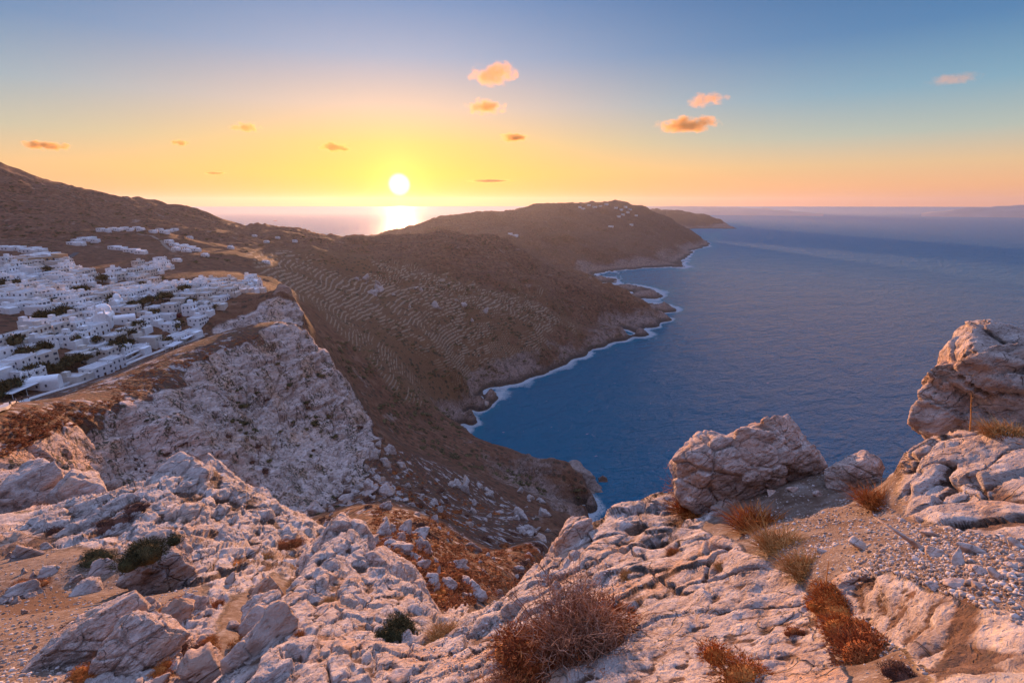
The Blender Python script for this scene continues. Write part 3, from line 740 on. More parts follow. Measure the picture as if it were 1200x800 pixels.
# ------------------------------------------------------------------ standing rocks near the camera
def outcrop(name, label, blocks, r, mat=M_out, **kw):
    c = place(*np.mean(blocks[0][0], 0), r)
    root = thing(name, label, 'rock', (c[0], c[1], c[2]))
    for i, (sl, dr, dep) in enumerate(blocks):
        crag('block', sl, r+dr, dep, mat, seed=kw.get('seed', 3)+i*5, rel=kw.get('rel', .10), sub=kw.get('sub', 6), parent=root)
    return root
outcrop('rock_outcrop', 'tall pitted limestone outcrop jutting over the sea at the right edge', [
    ([(1112,408),(1134,385),(1160,384),(1200,400),(1290,425),(1290,480),(1160,480),(1098,448)], 0, 1.7),
    ([(1086,446),(1105,432),(1150,436),(1190,470),(1190,540),(1120,540),(1076,515),(1084,480)], -.15, 1.4),
    ([(1150,425),(1230,415),(1330,440),(1330,560),(1160,560),(1130,500)], -.2, 1.7)], 8.6, seed=11)
outcrop('rock_outcrop', 'twin-peaked pale rock on the cliff edge left of the gravel saddle', [
    ([(786,550),(800,528),(832,517),(866,522),(884,560),(874,608),(820,604),(792,580)], -.3, 1.1),
    ([(843,524),(860,508),(900,510),(925,545),(922,604),(860,606)], -.1, 1.0),
    ([(872,520),(908,490),(918,490),(942,514),(968,545),(970,568),(930,580),(890,556)], .25, .9)], 8.9, seed=31)
o = crag('boulder', [(968,553),(985,542),(1012,539),(1030,548),(1036,566),(1020,578),(975,575)], 8.5, .7, M_out, seed=51, rel=.08); tag(o, 'low rounded pinkish rock in the gap between the two outcrops', 'rock')
o = crag('rock_block', [(648,642),(664,622),(690,616),(698,640),(692,668),(652,676)], 8.3, .8, M_out, seed=57, rel=.08); tag(o, 'squarish grey rock block split by a crack on the crest above the cove', 'rock')
outcrop('rock_slab', 'long jagged limestone slab with a blunt peak at bottom centre left', [
    ([(345,690),(372,650),(398,622),(425,627),(440,652),(432,690),(390,720)], 0, 3.0),
    ([(400,690),(440,660),(470,672),(505,708),(520,735),(470,740),(420,735)], -2.2, 2.4)], 15.0, seed=61, rel=.09)
LEFT = [([(140,692),(160,655),(205,640),(228,655),(234,690),(200,712)], 27, 3.0, 'big tilted limestone boulder below the dark green bush'),
 ([(155,606),(185,575),(232,548),(250,560),(246,610),(205,640),(175,640)], 54, 9, 'broad pale crag with layered ledges above the dark green bush'),
 ([(236,600),(242,545),(254,547),(285,572),(300,610),(270,640)], 62, 7, 'pointed brown crag standing left of the dark ravine'),
 ([(268,640),(290,580),(318,588),(336,636),(326,676),(280,676)], 140, 20, 'tall smooth pale buttress at the foot of the big cliff'),
 ([(240,668),(262,632),(288,640),(300,668),(280,690),(248,690)], 38, 3.5, 'rust-capped boulder wedged beneath the pale buttress'),
 ([(206,722),(222,702),(244,706),(252,728),(240,746),(212,744)], 17, 1.0, 'small squat boulder among red heather at lower left'),
 ([(170,735),(185,722),(200,728),(204,748),(188,756),(172,752)], 16, .7, 'little split boulder left of the squat boulder'),
 ([(120,775),(160,728),(215,745),(205,790),(150,815),(100,820)], 12.5, 1.5, 'slanting grey ledge of rock crossing the gravel at lower left'),
 ([(20,800),(90,740),(165,700),(180,720),(110,775),(30,830)], 14.5, 1.4, 'long low rib of grey rock running up the gravel slope'),
 ([(60,585),(85,560),(120,568),(135,595),(110,612),(70,610)], 82, 9, 'knobbly pinkish crag on the slope left of the layered crag'),
 ([(0,600),(20,560),(60,545),(75,580),(50,610),(5,620)], 92, 12, 'fractured pinkish crag at the far left edge'),
 ([(280,735),(300,712),(330,700),(338,722),(318,748),(288,755)], 13.5, 1.0, 'small pale rock beside the orange heather in the gully')]
for i, (sl, r, dep, lb) in enumerate(LEFT):
    tag(crag('boulder' if dep < 5 else 'crag', sl, r, dep, M_bould if r > 20 else M_out, seed=80+i*3, rel=.085, sub=6 if i < 9 else 5), lb, 'rock', 'rocks on the left slope')
o = crag('rock_pinnacle', [(316,352),(326,335),(340,338),(349,362),(354,392),(320,394)], 421, 17, rock_mat('pinnacle_rock', 12, (.66, .52, .45), 1.0, 2.0), seed=130, rel=.06); tag(o, 'upright brown rock pinnacle at the end of the village above the cliff', 'rock')
o = crag('sea_stack', [(694,578),(699,566),(706,560),(712,563),(712,574),(702,586)], 452, 11, M_dark, seed=133, rel=.1); tag(o, 'dark rock stack in the surf off the little point', 'rock')
o = crag('rocky_point', [(636,566),(668,552),(694,562),(706,580),(702,600),(690,614),(660,612)], 432, 34, rock_mat('point_rock', 9, (.66, .58, .54), 1.0, 2.0), seed=135, rel=.09); tag(o, 'pale rocky point with a dark foot at the mouth of the cove', 'rock')
# boulders strewn down the ravine and the scree
bases = []
for i in range(6):
    rr = np.random.default_rng(200+i); N = rr.normal(size=(13, 3)); dd = rr.uniform(.62, 1.05, 13)
    P, F = planes_rock(N, dd, 4, .06, 300+i, .09); P[:, 2] *= .8
    bases.append(new_mesh('boulder', P, F, M_bould, link=False).data)
def scatter(n, test, fn, seed):
    rr = np.random.default_rng(seed); k = 0; tries = 0
    while k < n and tries < n*40:
        tries += 1
        p = test(rr)
        if p is None: continue
        fn(rr, p, k); k += 1
def in_px(poly, rlo=0, rhi=1e9):
    xs = [p[0] for p in poly]; ys = [p[1] for p in poly]
    def f(rr):
        x, y = rr.uniform(min(xs), max(xs)), rr.uniform(min(ys), max(ys))
        if not in_poly(np.array([x]), np.array([y]), poly)[0]: return None
        p = ground(x, y)
        if p is None or not (rlo < math.hypot(p[0], p[1]) < rhi) or p[2] < 3: return None
        return p
    return f
def boulder(lb, grp, slo, shi):
    def f(rr, p, k):
        d = math.hypot(p[0], p[1])
        o = bpy.data.objects.new('boulder', bases[rr.integers(6)]); COL.objects.link(o)
        sc = math.exp(rr.uniform(math.log(slo), math.log(shi)))
        o.location = p + np.array([0, 0, .15*sc]); o.rotation_euler = rr.uniform(0, 6.28, 3); o.scale = (sc, sc*rr.uniform(.7, 1.2), sc*rr.uniform(.6, 1.1))
        tag(o, lb, 'rock', grp)
    return f
RAV = [(352,610),(400,575),(440,540),(480,560),(540,585),(600,610),(640,625),(645,660),(600,700),(540,700),(500,690),(440,640),(380,620)]
scatter(100, in_px(RAV, 36, 420), boulder('pale weathered boulder half sunk in the red scrub of the ravine', 'boulders in the ravine', .5, 2.6), 21)
scatter(40, in_px([(520,560),(600,570),(660,600),(640,640),(560,610)], 150, 450), boulder('pale broken boulder on the slope above the cove', 'boulders above the cove', 1.2, 4.5), 22)
scatter(30, in_px([(440,520),(475,535),(470,575),(420,600),(360,620),(350,612),(400,570)], 100, 420), boulder('pale fallen boulder at the foot of the big cliff', 'boulders below the cliff', 1.0, 4), 23)
scatter(26, in_px([(180,700),(330,660),(345,720),(290,800),(90,800)], 6, 60), boulder('grey broken rock in the gully among orange heather', 'broken rocks in the left gully', .15, .7), 24)
scatter(16, in_px([(0,620),(130,640),(120,700),(0,760)], 6, 70), boulder('small grey rock lying on the left gravel slope', 'rocks on the gravel slope', .15, .8), 25)
scatter(18, in_px([(385,310),(470,330),(600,370),(560,380),(440,350)], 300, 1100), boulder('pale rock knob among the far terraces', 'rocks among the terraces', 2.5, 7), 26)
scatter(30, in_px([(545,505),(575,470),(700,415),(770,385),(745,392),(640,440),(560,478)], 300, 1500), boulder('dark wet rock at the waterline of the bay', 'rocks along the shore', 1.5, 5), 27)
# loose stones on the gravel saddle: each one picked out
STONES = [(1010,638,30,10,'longest flat pale stone lying alone on the gravel'), (1089,624,15,11,'rounded pale stone below the blue patch of rock'), (1078,609,12,9,'small bluish stone just under the domed rock'),
 (1097,647,24,14,'large angular pinkish stone in the middle of the cluster'), (1080,641,12,7,'small stone touching the angular pinkish stone'), (1075,656,14,7,'dull stone left of the angular pinkish stone'),
 (1123,657,16,9,'grey stone right of the angular pinkish stone'), (1146,645,20,12,'pale stone in two halves near the right edge'), (1145,666,20,12,'broad flat pale stone below the stone in two halves'),
 (1167,672,14,12,'egg-shaped pale stone right of the broad flat stone'), (1122,684,26,10,'long whitish stone above the bottom right slab'), (1149,686,19,9,'blunt whitish stone beside the long whitish one'),
 (1094,686,22,8,'thin flat stone lying along the edge of the slab'), (1192,638,15,13,'square pale stone at the right edge'), (1186,662,16,8,'low pale stone under the square one'), (1199,654,12,13,'pale stone half out of the frame on the right'),
 (1183,653,10,6,'small wedge of stone between two pale stones at right'), (1034,645,9,6,'small pale stone beside the longest flat stone'), (963,645,14,8,'pale chip of stone at the edge of the orange grass'), (957,577,9,13,'upright pale shard of stone on the saddle'),
 (930,572,10,9,'round brownish pebble stone at the foot of the twin-peaked rock'), (904,575,10,7,'small stone perched on the twin-peaked rock base'), (1058,609,10,6,'greyish stone left of the small bluish one'), (470,790,26,14,'smooth cream stone lying at the bottom of the jagged slab'), (815,589,9,8,'pale round stone in the orange grass below the twin-peaked rock')]
for i, (px, py, wpx, hpx, lb) in enumerate(STONES):
    p = ground(px, py+hpx*.3)
    if p is None: continue
    dslant = np.linalg.norm(p-np.array([0, 0, H])); rayl = math.sqrt((px-600)**2+(py-400)**2+600**2)
    w_ = wpx*dslant/rayl*.5; h_ = hpx*dslant/rayl*.5
    rr = np.random.default_rng(400+i); N = rr.normal(size=(14, 3)); dd = rr.uniform(.72, 1.0, 14)
    P, F = planes_rock(N, dd, 4, .07, 500+i, .05); P = P*np.array([w_, w_*.75, h_*.85])
    az = math.atan2(p[0], p[1])
    o = new_mesh('stone', P, F, M_stone); o.location = p + np.array([0, 0, h_*.35]); o.rotation_euler = (rr.uniform(-.15, .15), rr.uniform(-.2, .3), -az+rr.uniform(-.3, .3)); tag(o, lb, 'stone', 'loose stones on the cliff top')
# grit and pebbles: nobody could count them
def gravel():
    V0, F0 = ico(1); Vs, Fs = [], []; n = 0; rr = np.random.default_rng(900)
    areas = [(in_px([(880,585),(930,570),(966,552),(1040,588),(1060,612),(1200,632),(1200,735),(1140,708),(1080,685),(1040,668),(960,690),(900,650),(850,612)], 2.2, 12), 10000, .004, .026),
             (in_px([(0,640),(130,650),(230,690),(240,720),(90,790),(0,840)], 5, 70), 7000, .010, .085),
             (in_px([(640,670),(720,655),(760,690),(650,700)], 2.2, 12), 500, .006, .026), (in_px([(520,700),(640,665),(650,720),(560,790),(480,790)], 2.2, 14), 900, .008, .035), (in_px([(960,680),(1090,790),(970,790)], 2, 6), 500, .005, .02)]
    for test, cnt, lo, hi in areas:
        k = 0; tr = 0
        while k < cnt and tr < cnt*4:
            tr += 1; p = test(rr)
            if p is None or noise3(*[np.array([v*1.7]) for v in p], 5)[0]*.6+rr.uniform(-.5, .5) < -.1: continue
            a = rr.uniform(0, 6.28); sc = lo*(hi/lo)**(rr.uniform()**3.2)
            P = V0*rr.uniform(.75, 1.15, (len(V0), 1))*np.array([1, rr.uniform(.6, .95), rr.uniform(.4, .75)])*sc
            Vs.append(np.stack([P[:, 0]*math.cos(a)-P[:, 1]*math.sin(a), P[:, 0]*math.sin(a)+P[:, 1]*math.cos(a), P[:, 2]], 1)+p+np.array([0, 0, sc*.2])); Fs.append(F0+n); n += len(V0); k += 1
    m, t = new_mat('gravel'); g = t.n('ShaderNodeNewGeometry')
    c = t.ramp(g.outputs['Random Per Island'], [(0, (.16, .11, .085)), (.35, (.27, .21, .175)), (.7, (.40, .34, .30)), (1, (.56, .50, .47))])
    finish(t, c, .9)
    o = new_mesh('gravel', np.concatenate(Vs), np.concatenate(Fs).astype(np.int32), m, smooth=False); o['kind'] = 'stuff'
gravel()
# ------------------------------------------------------------------ plants
def plant_mat(name, stops, rough=.9, trans=0):
    m, t = new_mat(name); g = t.n('ShaderNodeNewGeometry')
    c = t.ramp(g.outputs['Random Per Island'], stops)
    finish(t, c, rough); return m
M_rust = plant_mat('rust_scrub', [(0, (.075, .020, .009)), (.35, (.21, .050, .014)), (.7, (.33, .088, .022)), (1, (.42, .16, .05))])
M_orange = plant_mat('orange_scrub', [(0, (.11, .028, .008)), (.4, (.32, .080, .014)), (.75, (.48, .14, .022)), (1, (.58, .24, .06))])
M_maroon = plant_mat('maroon_scrub', [(0, (.035, .016, .012)), (.5, (.09, .035, .024)), (1, (.16, .065, .04))])
M_green = plant_mat('dark_green_shrub', [(0, (.014, .012, .006)), (.45, (.040, .038, .014)), (.8, (.075, .066, .024)), (1, (.14, .10, .04))])
M_olive = plant_mat('olive_shrub', [(0, (.03, .022, .010)), (.5, (.075, .058, .022)), (1, (.13, .10, .04))])
M_twig = plant_mat('dry_twigs', [(0, (.10, .045, .028)), (.4, (.25, .12, .07)), (.8, (.40, .23, .15)), (1, (.52, .35, .26))])
M_straw = plant_mat('dry_grass', [(0, (.22, .085, .02)), (.5, (.42, .19, .05)), (1, (.55, .32, .12))])
M_bark = plant_mat('bark', [(0, (.10, .07, .05)), (1, (.14, .10, .07))])
def tris(base, tip, width, rr):
    """thin leaf blades from base to tip"""
    d = tip-base; q = np.cross(d, rr.normal(size=d.shape)); q /= np.linalg.norm(q, axis=1)[:, None]+1e-9
    V = np.stack([base-q*width[:, None], base+q*width[:, None], tip], 1).reshape(-1, 3)
    return V, np.arange(len(V), dtype=np.int32).reshape(-1, 3)
def cushion_mesh(name, n, mat, seed, leaf=.16, wid=.022, lobes=6, flat=.75, link=False):
    """irregular mound of countless short shoots; about unit radius, sitting on z = 0"""
    rr = np.random.default_rng(seed)
    C = np.concatenate([[[0, 0, 0]], rr.normal(size=(lobes, 3))*np.array([.48, .48, .10])]); R_ = np.concatenate([[.72], rr.uniform(.24, .58, lobes)])
    C = np.clip(C, -.75, .75); C[:, 2] = np.abs(C[:, 2])*.6
    pk = rr.choice(len(C), n, p=R_**2/np.sum(R_**2))
    d = rr.normal(size=(n, 3)); d[:, 2] = np.abs(d[:, 2])-.12; d /= np.linalg.norm(d, axis=1)[:, None]
    lump = 1+.30*fbm(d[:, 0]*2.4+pk, d[:, 1]*2.4+seed, d[:, 2]*2.4, 3, seed)+.14*noise3(d[:, 0]*7+pk, d[:, 1]*7, d[:, 2]*7, seed+3)
    r0 = rr.uniform(.35, 1.0, n)**.55*lump*R_[pk]
    base = C[pk]+d*r0[:, None]; dirn = d+rr.normal(size=(n, 3))*.6+np.array([.15, -.05, .12]); dirn /= np.linalg.norm(dirn, axis=1)[:, None]
    tip = base+dirn*(leaf*rr.uniform(.4, 1.5, n)**1.3)[:, None]
    V, F = tris(base, tip, wid*rr.uniform(.5, 1.5, n), rr)
    iv, fi = ico(2); Vs, Fs = [V], [F]; k = len(V)
    for c_, r_ in zip(C, R_):
        Vs.append(iv*r_*.62+c_); Fs.append(fi+k); k += len(iv)
    V = np.concatenate(Vs); F = np.concatenate(Fs)
    V[:, 2] *= flat; V[:, 2] = np.where(V[:, 2] < -.2, -.2, V[:, 2])
    o = new_mesh(name, V, F.astype(np.int32), mat, smooth=False, link=link)
    return o if link else o.data
def tube(pts, r0, r1, V, F, k=4):
    n0 = sum(len(v) for v in V); pts = np.asarray(pts); m = len(pts)
    d = np.gradient(pts, axis=0); d /= np.linalg.norm(d, axis=1)[:, None]+1e-9
    a = np.cross(d, (.3, .5, .81)); a /= np.linalg.norm(a, axis=1)[:, None]+1e-9; b = np.cross(d, a)
    rs = np.linspace(r0, r1, m)
    an = np.arange(k)*2*PI/k
    V.append((pts[:, None]+rs[:, None, None]*(a[:, None]*np.cos(an)[None, :, None]+b[:, None]*np.sin(an)[None, :, None])).reshape(-1, 3))
    i = np.arange(m-1)[:, None]*k; j = np.arange(k)[None]; j2 = (j+1) % k
    F.append((np.stack([i+j, i+j2, i+k+j2, i+k+j], -1).reshape(-1, 4)+n0).astype(np.int32))
def twig_mesh(name, n, mat, seed, thick=.012, spread=1.0, levels=3):
    """tangle of bare branching twigs, about unit radius"""
    rr = np.random.default_rng(seed); V, F = [], []
    def grow(p, d, ln, r, lev):
        m = 5; pts = [p]
        for i in range(m):
            d = d+rr.normal(size=3)*.26; d[2] += .02; d /= np.linalg.norm(d); p = p+d*ln/m
            if p[2] < .02: p[2] = .02; d[2] = abs(d[2])
            pts.append(p.copy())
        tube(pts, r, r*.5, V, F, 3)
        if lev < levels:
            for q in range(rr.integers(3, 5)):
                t_ = rr.integers(1, m+1); nd = d+rr.normal(size=3)*.85; nd /= np.linalg.norm(nd)
                grow(pts[t_].copy(), nd, ln*rr.uniform(.5, .8), r*.6, lev+1)
    for i in range(n):
        a = rr.uniform(0, 6.28); u = rr.uniform(.1, 1)
        d = np.array([math.cos(a)*u*spread, math.sin(a)*u*spread, rr.uniform(.25, 1)]); d /= np.linalg.norm(d)
        grow(np.array([rr.normal()*.12, rr.normal()*.12, 0.]), d, rr.uniform(.40, .62), thick, 0)
    return new_mesh(name, np.concatenate(V), np.concatenate(F), mat, link=False).data
def tuft_mesh(name, n, mat, seed, wid=.012):
    rr = np.random.default_rng(seed); a = rr.uniform(0, 6.28, n); u = np.sqrt(rr.uniform(0, 1, n))
    base = np.stack([np.cos(a)*u*.7, np.sin(a)*u*.7, 0*a-.05], 1)
    tip = base+np.stack([rr.normal(size=n)*.45+np.cos(a)*u*.4, rr.normal(size=n)*.45+np.sin(a)*u*.4, rr.uniform(.25, .9, n)], 1)
    mid = (base+tip)/2+np.array([0, 0, .08])
    V1, F1 = tris(base, mid, np.full(n, wid), rr)
    q = np.cross(tip-base, rr.normal(size=tip.shape)); q /= np.linalg.norm(q, axis=1)[:, None]
    w_ = wid
    V = np.stack([base-q*w_, base+q*w_, mid+q*w_*.8, mid-q*w_*.8, tip], 1).reshape(-1, 3)
    k = np.arange(n)[:, None]*5
    F = np.concatenate([k+np.array([[0, 1, 2]]), k+np.array([[0, 2, 3]]), k+np.array([[3, 2, 4]])]).astype(np.int32)
    return new_mesh(name, V, F, mat, smooth=False, link=False).data
C_rust = [cushion_mesh('shrub', 900, M_rust, 10+i) for i in range(3)]
C_orng = [cushion_mesh('shrub', 900, M_orange, 20+i) for i in range(2)]
C_maro = [cushion_mesh('shrub', 900, M_maroon, 30+i) for i in range(2)]
C_gren = [cushion_mesh('shrub', 1200, M_green, 40+i) for i in range(3)]
C_oliv = [cushion_mesh('shrub', 900, M_olive, 50+i) for i in range(2)]
def put(data, name, p, sc, label, cat, group=None, rz=None, tilt=None):
    o = bpy.data.objects.new(name, data); COL.objects.link(o); o.location = p
    o.scale = (sc,)*3 if isinstance(sc, (int, float)) else sc
    if tilt is not None:
        q = Vector((0, 0, 1)).rotation_difference(tilt); e = q.to_euler(); o.rotation_euler = e
    else: o.rotation_euler = (0, 0, rz if rz is not None else random.uniform(0, 6.28))
    return tag(o, label, cat, group)
def px_size(p, wpx):
    v = p-np.array([0, 0, H]); u, w_ = unpix(p); return wpx*np.linalg.norm(v)/math.sqrt((u-600)**2+(w_-400)**2+600**2)
# --- the single plants one can point to
def special(px, py, wpx, data, name, label, cat='shrub', hs=.9, group=None, lift=0.0):
    p = ground(px, py)
    if p is None: return
    w_ = px_size(p, wpx)/2
    put(data, name, p+np.array([0, 0, lift*w_-.05*w_]), (w_, w_, w_*hs), label, cat, group)
def twig_bush(px, py, wpx, n, seed, label, hs=.8, leafn=5000, leafmat=M_rust, lift=0.0, thick=.012):
    """branches with dead leaves still hanging low inside: two parts"""
    p = ground(px, py); w_ = px_size(p, wpx)/2
    root = thing('dry_bush', label, 'shrub', p+np.array([0, 0, lift]))
    root.scale = (w_, w_, w_*hs)
    b = bpy.data.objects.new('branches', twig_mesh('branches', n, M_twig, seed, thick)); COL.objects.link(b); b.parent = root
    l = bpy.data.objects.new('foliage', cushion_mesh('foliage', leafn, leafmat, seed+1, .10, .010, flat=.62)); COL.objects.link(l); l.parent = root; l.scale = (.82, .82, .72)
twig_bush(672, 770, 205, 60, 71, 'big tangled dry bush with bare pale twigs at the bottom centre', 1.1, 9000, M_rust)
twig_bush(610, 800, 130, 20, 75, 'low rust-brown bush left of the big tangled twig bush', .55, 7000, M_orange)
twig_bush(815, 588, 92, 40, 73, 'bare twiggy bush growing up the left flank of the twin-peaked rock', 1.25, 900, M_rust, thick=.016)
special(985, 722, 84, cushion_mesh('shrub', 7000, M_orange, 61, .12, .012), 'shrub', 'bright orange scrub at the top of the gully between two slabs')
special(1018, 772, 120, cushion_mesh('shrub', 8000, M_rust, 62, .12, .012), 'shrub', 'rust-brown scrub filling the lower gully between two slabs')
special(872, 796, 100, cushion_mesh('shrub', 7000, M_orange, 63, .12, .012), 'shrub', 'orange scrub on the slab at the bottom edge right of centre')
special(1058, 795, 50, cushion_mesh('shrub', 4000, M_maroon, 69, .12, .012), 'shrub', 'dull maroon scrub at the foot of the gully by the bottom edge')
special(1000, 748, 90, cushion_mesh('shrub', 7000, M_orange, 77, .12, .012), 'shrub', 'orange scrub between the two other clumps of the gully', hs=.8)
special(930, 740, 26, cushion_mesh('shrub', 2500, M_rust, 64, .14, .016), 'shrub', 'small rust tuft on the slab left of the orange gully')
special(469, 745, 66, cushion_mesh('shrub', 9000, M_green, 65, .10, .010), 'shrub', 'round dark green cushion bush on the jagged slab at bottom centre', hs=1.0)
put(cushion_mesh('shrub', 7000, M_green, 66, .09, .011), 'shrub', place(172, 650, 26.0), (1.45, 1.3, 1.35), 'large dark green bush leaning over the tilted boulder on the left', 'shrub')
special(112, 660, 52, cushion_mesh('shrub', 6000, M_green, 67, .09, .011), 'shrub', 'dark green bush edged with orange, lower left of the large green one', hs=.75)
special(140, 612, 44, cushion_mesh('shrub', 4000, M_maroon, 68, .10, .012), 'shrub', 'flat reddish heather between the layered crag and the gravel', hs=.5)
special(155, 598, 34, C_maro[0], 'shrub', 'dark heather against the layered crag, behind the flat reddish heather', hs=.55)
special(275, 662, 30, C_orng[0], 'shrub', 'orange lichen-coloured scrub on top of the wedged boulder', hs=.5)
for i, (a, b, w_, mt, lb) in enumerate([(278, 765, 62, M_orange, 'long orange heather on the left side of the jagged slab'), (295, 735, 36, M_rust, 'orange-brown heather higher in the left gully'), (140, 788, 56, M_rust, 'rusty heather mound at the lower left'), (95, 798, 46, M_orange, 'orange heather mound cut by the bottom edge at far left'),
      (215, 770, 50, M_maroon, 'dusky heather between the slanting ledge and the jagged slab'), (200, 715, 40, M_orange, 'orange heather behind the squat boulder'), (250, 712, 34, M_rust, 'russet heather right of the squat boulder'), (185, 795, 44, M_orange, 'small orange heather by the bottom edge left of the gully'), (30, 690, 44, M_rust, 'rusty heather patch on the gravel near the left edge'), (60, 625, 40, M_maroon, 'dull red heather below the knobbly crag at far left'), (330, 640, 40, M_rust, 'russet heather at the lip of the ravine left of the jagged slab'), (240, 760, 44, M_orange, 'orange heather right of the big slanting ledge'), (20, 575, 44, M_rust, 'russet heather above the fractured crag at far left'), (100, 735, 36, M_maroon, 'dark heather in the gravel left of the slanting ledge')]):
    special(a, b, w_, cushion_mesh('shrub', 4500, mt, 170+i, .12, .012), 'shrub', lb, hs=.6)
for i, (a, b, w_, lb) in enumerate([(815, 600, 56, 'bright orange grass at the foot of the twin-peaked rock'), (915, 642, 64, 'orange dry grass spilling down the edge of the pitted slab'), (945, 670, 62, 'orange dry grass along the gravel above the gully'), (1030, 590, 56, 'orange grass under the gap rock by the domed rock'), (1180, 510, 60, 'dry grass fringe on top of the domed rock at right'),
      (520, 745, 40, 'orange dry grass in the hollow right of the jagged slab'), (790, 648, 18, 'little orange tuft in a pit of the slab'), (845, 665, 18, 'rust tuft beside the crack of the slab'), (735, 675, 20, 'rust tuft above the big tangled bush'), (890, 618, 70, 'dark dry grass at the shaded foot of the twin-peaked rock'), (310, 655, 22, 'straw-coloured grass stems below the pale buttress'), (385, 705, 16, 'orange tuft on the jagged slab'), (350, 745, 14, 'small rusty tuft low on the jagged slab')]):
    special(a, b, w_, tuft_mesh('grass_tuft', 1100, M_straw if i % 3 else M_orange, 260+i), 'grass_tuft', lb, 'grass tuft', hs=.55)
def stalk(px, py, hpx, label, lean):
    p = ground(px, py); L_ = px_size(p, hpx); V, F = [], []
    tube([(0, 0, -.02), (lean*.3*L_, 0, .35*L_), (lean*.7*L_, 0, .7*L_), (lean*L_, 0, L_)], L_*.022, L_*.008, V, F, 5)
    rr = np.random.default_rng(3)
    for k in range(9):
        f = .55+.05*k; d = rr.normal(size=3)*.05*L_
        tube([(lean*f*L_, 0, f*L_), (lean*f*L_+d[0], d[1], f*L_+abs(d[2])+.02*L_)], L_*.008, L_*.004, V, F, 3)
    o = new_mesh('dry_stalk', np.concatenate(V), np.concatenate(F), M_straw); o.location = p; tag(o, label, 'dry stalk')
stalk(1137, 505, 44, 'single dry stalk standing before the tall right outcrop', -.2)
stalk(967, 690, 38, 'single dry stalk standing in the orange gully scrub', -.05)
stalk(313, 692, 26, 'single dry stalk standing in the left gully', -.15)
# --- plants by the hundred, each one its own object
def shrub_f(datas, lb, grp, slo, shi, hs=.85, name='shrub', cat='shrub', sink=.1):
    def f(rr, p, k):
        sc = math.exp(rr.uniform(math.log(slo), math.log(shi)))
        put(datas[rr.integers(len(datas))], name, p-np.array([0, 0, sink*sc]), (sc, sc*rr.uniform(.8, 1.2), sc*hs*rr.uniform(.8, 1.2)), lb, cat, grp, rr.uniform(0, 6.28))
    return f
scatter(95, in_px([(445,650),(480,630),(520,640),(560,655),(545,690),(500,715),(470,695)], 36, 160), shrub_f(C_rust+C_orng, 'rust-red cushion shrub in the hollow of the ravine', 'cushion shrubs in the ravine', .6, 1.6), 31)
scatter(60, in_px([(430,560),(470,545),(540,580),(620,620),(640,650),(600,690),(540,650),(470,620)], 60, 420), shrub_f(C_rust+C_maro, 'russet cushion shrub on the ravine slope above the cove', 'shrubs on the ravine slope', 1.3, 3.2), 32)
scatter(20, in_px([(345,610),(400,570),(440,590),(430,625),(380,640)], 60, 260), shrub_f(C_maro+C_gren[:1], 'dark shrub among the scree below the big cliff', 'shrubs below the cliff', 1.2, 3), 33)
scatter(50, in_px([(240,470),(330,420),(385,430),(425,500),(400,550),(330,560),(270,540)], 150, 360), shrub_f(C_gren+C_maro[:1], 'dark green shrub clinging to the face of the big cliff', 'shrubs on the cliff face', 1.2, 3.6, sink=.45), 34)
scatter(25, in_px([(60,560),(150,500),(230,460),(250,540),(200,570)], 60, 300), shrub_f(C_maro+C_gren[:1], 'small dark shrub in a crack of the pale rock slope', 'shrubs on the pale rock slope', .5, 1.5, sink=.4), 38)
# the rest of the scrub is past counting: one mass per kind of ground
def scrub_mass(name, jobs, mat, seed):
    rr = np.random.default_rng(seed); protos = []
    for i in range(4):
        me = cushion_mesh('p', 90, mat, seed+i, .30, .085, 4, .7)
        v = np.empty(len(me.vertices)*3, np.float32); me.vertices.foreach_get('co', v)
        f = np.empty(len(me.loops), np.int32); me.loops.foreach_get('vertex_index', f)
        protos.append((v.reshape(-1, 3), f.reshape(-1, 3))); bpy.data.meshes.remove(me)
    Vs, Fs, k = [], [], 0
    for cnt, test, lo, hi, hs in jobs:
        n = tr = 0
        while n < cnt and tr < cnt*6:
            tr += 1; p = test(rr)
            if p is None: continue
            if fbm(np.array([p[0]/40]), np.array([p[1]/40]), np.array([p[2]/40]), 2, seed)[0] < -.12: continue      # grows in drifts
            v, f = protos[rr.integers(4)]; a = rr.uniform(0, 6.28); sc = lo*(hi/lo)**rr.uniform()
            q_ = v*np.array([sc, sc*rr.uniform(.7, 1.3), sc*hs])
            Vs.append(np.stack([q_[:, 0]*math.cos(a)-q_[:, 1]*math.sin(a), q_[:, 0]*math.sin(a)+q_[:, 1]*math.cos(a), q_[:, 2]-.1*sc], 1)+p); Fs.append(f+k); k += len(v); n += 1
    o = new_mesh(name, np.concatenate(Vs), np.concatenate(Fs).astype(np.int32), mat, smooth=False); o['kind'] = 'stuff'
RIM = [(0,490),(100,455),(190,420),(260,400),(330,385),(330,382),(240,420),(150,470),(0,535)]
scrub_mass('scrub', [(650, in_px(RIM, 120, 420), .5, 1.7, .55), (1200, in_px([(430,560),(470,545),(540,580),(620,620),(650,650),(600,690),(500,720),(440,650)], 36, 420), .4, 1.6, .8)], M_rust, 700)
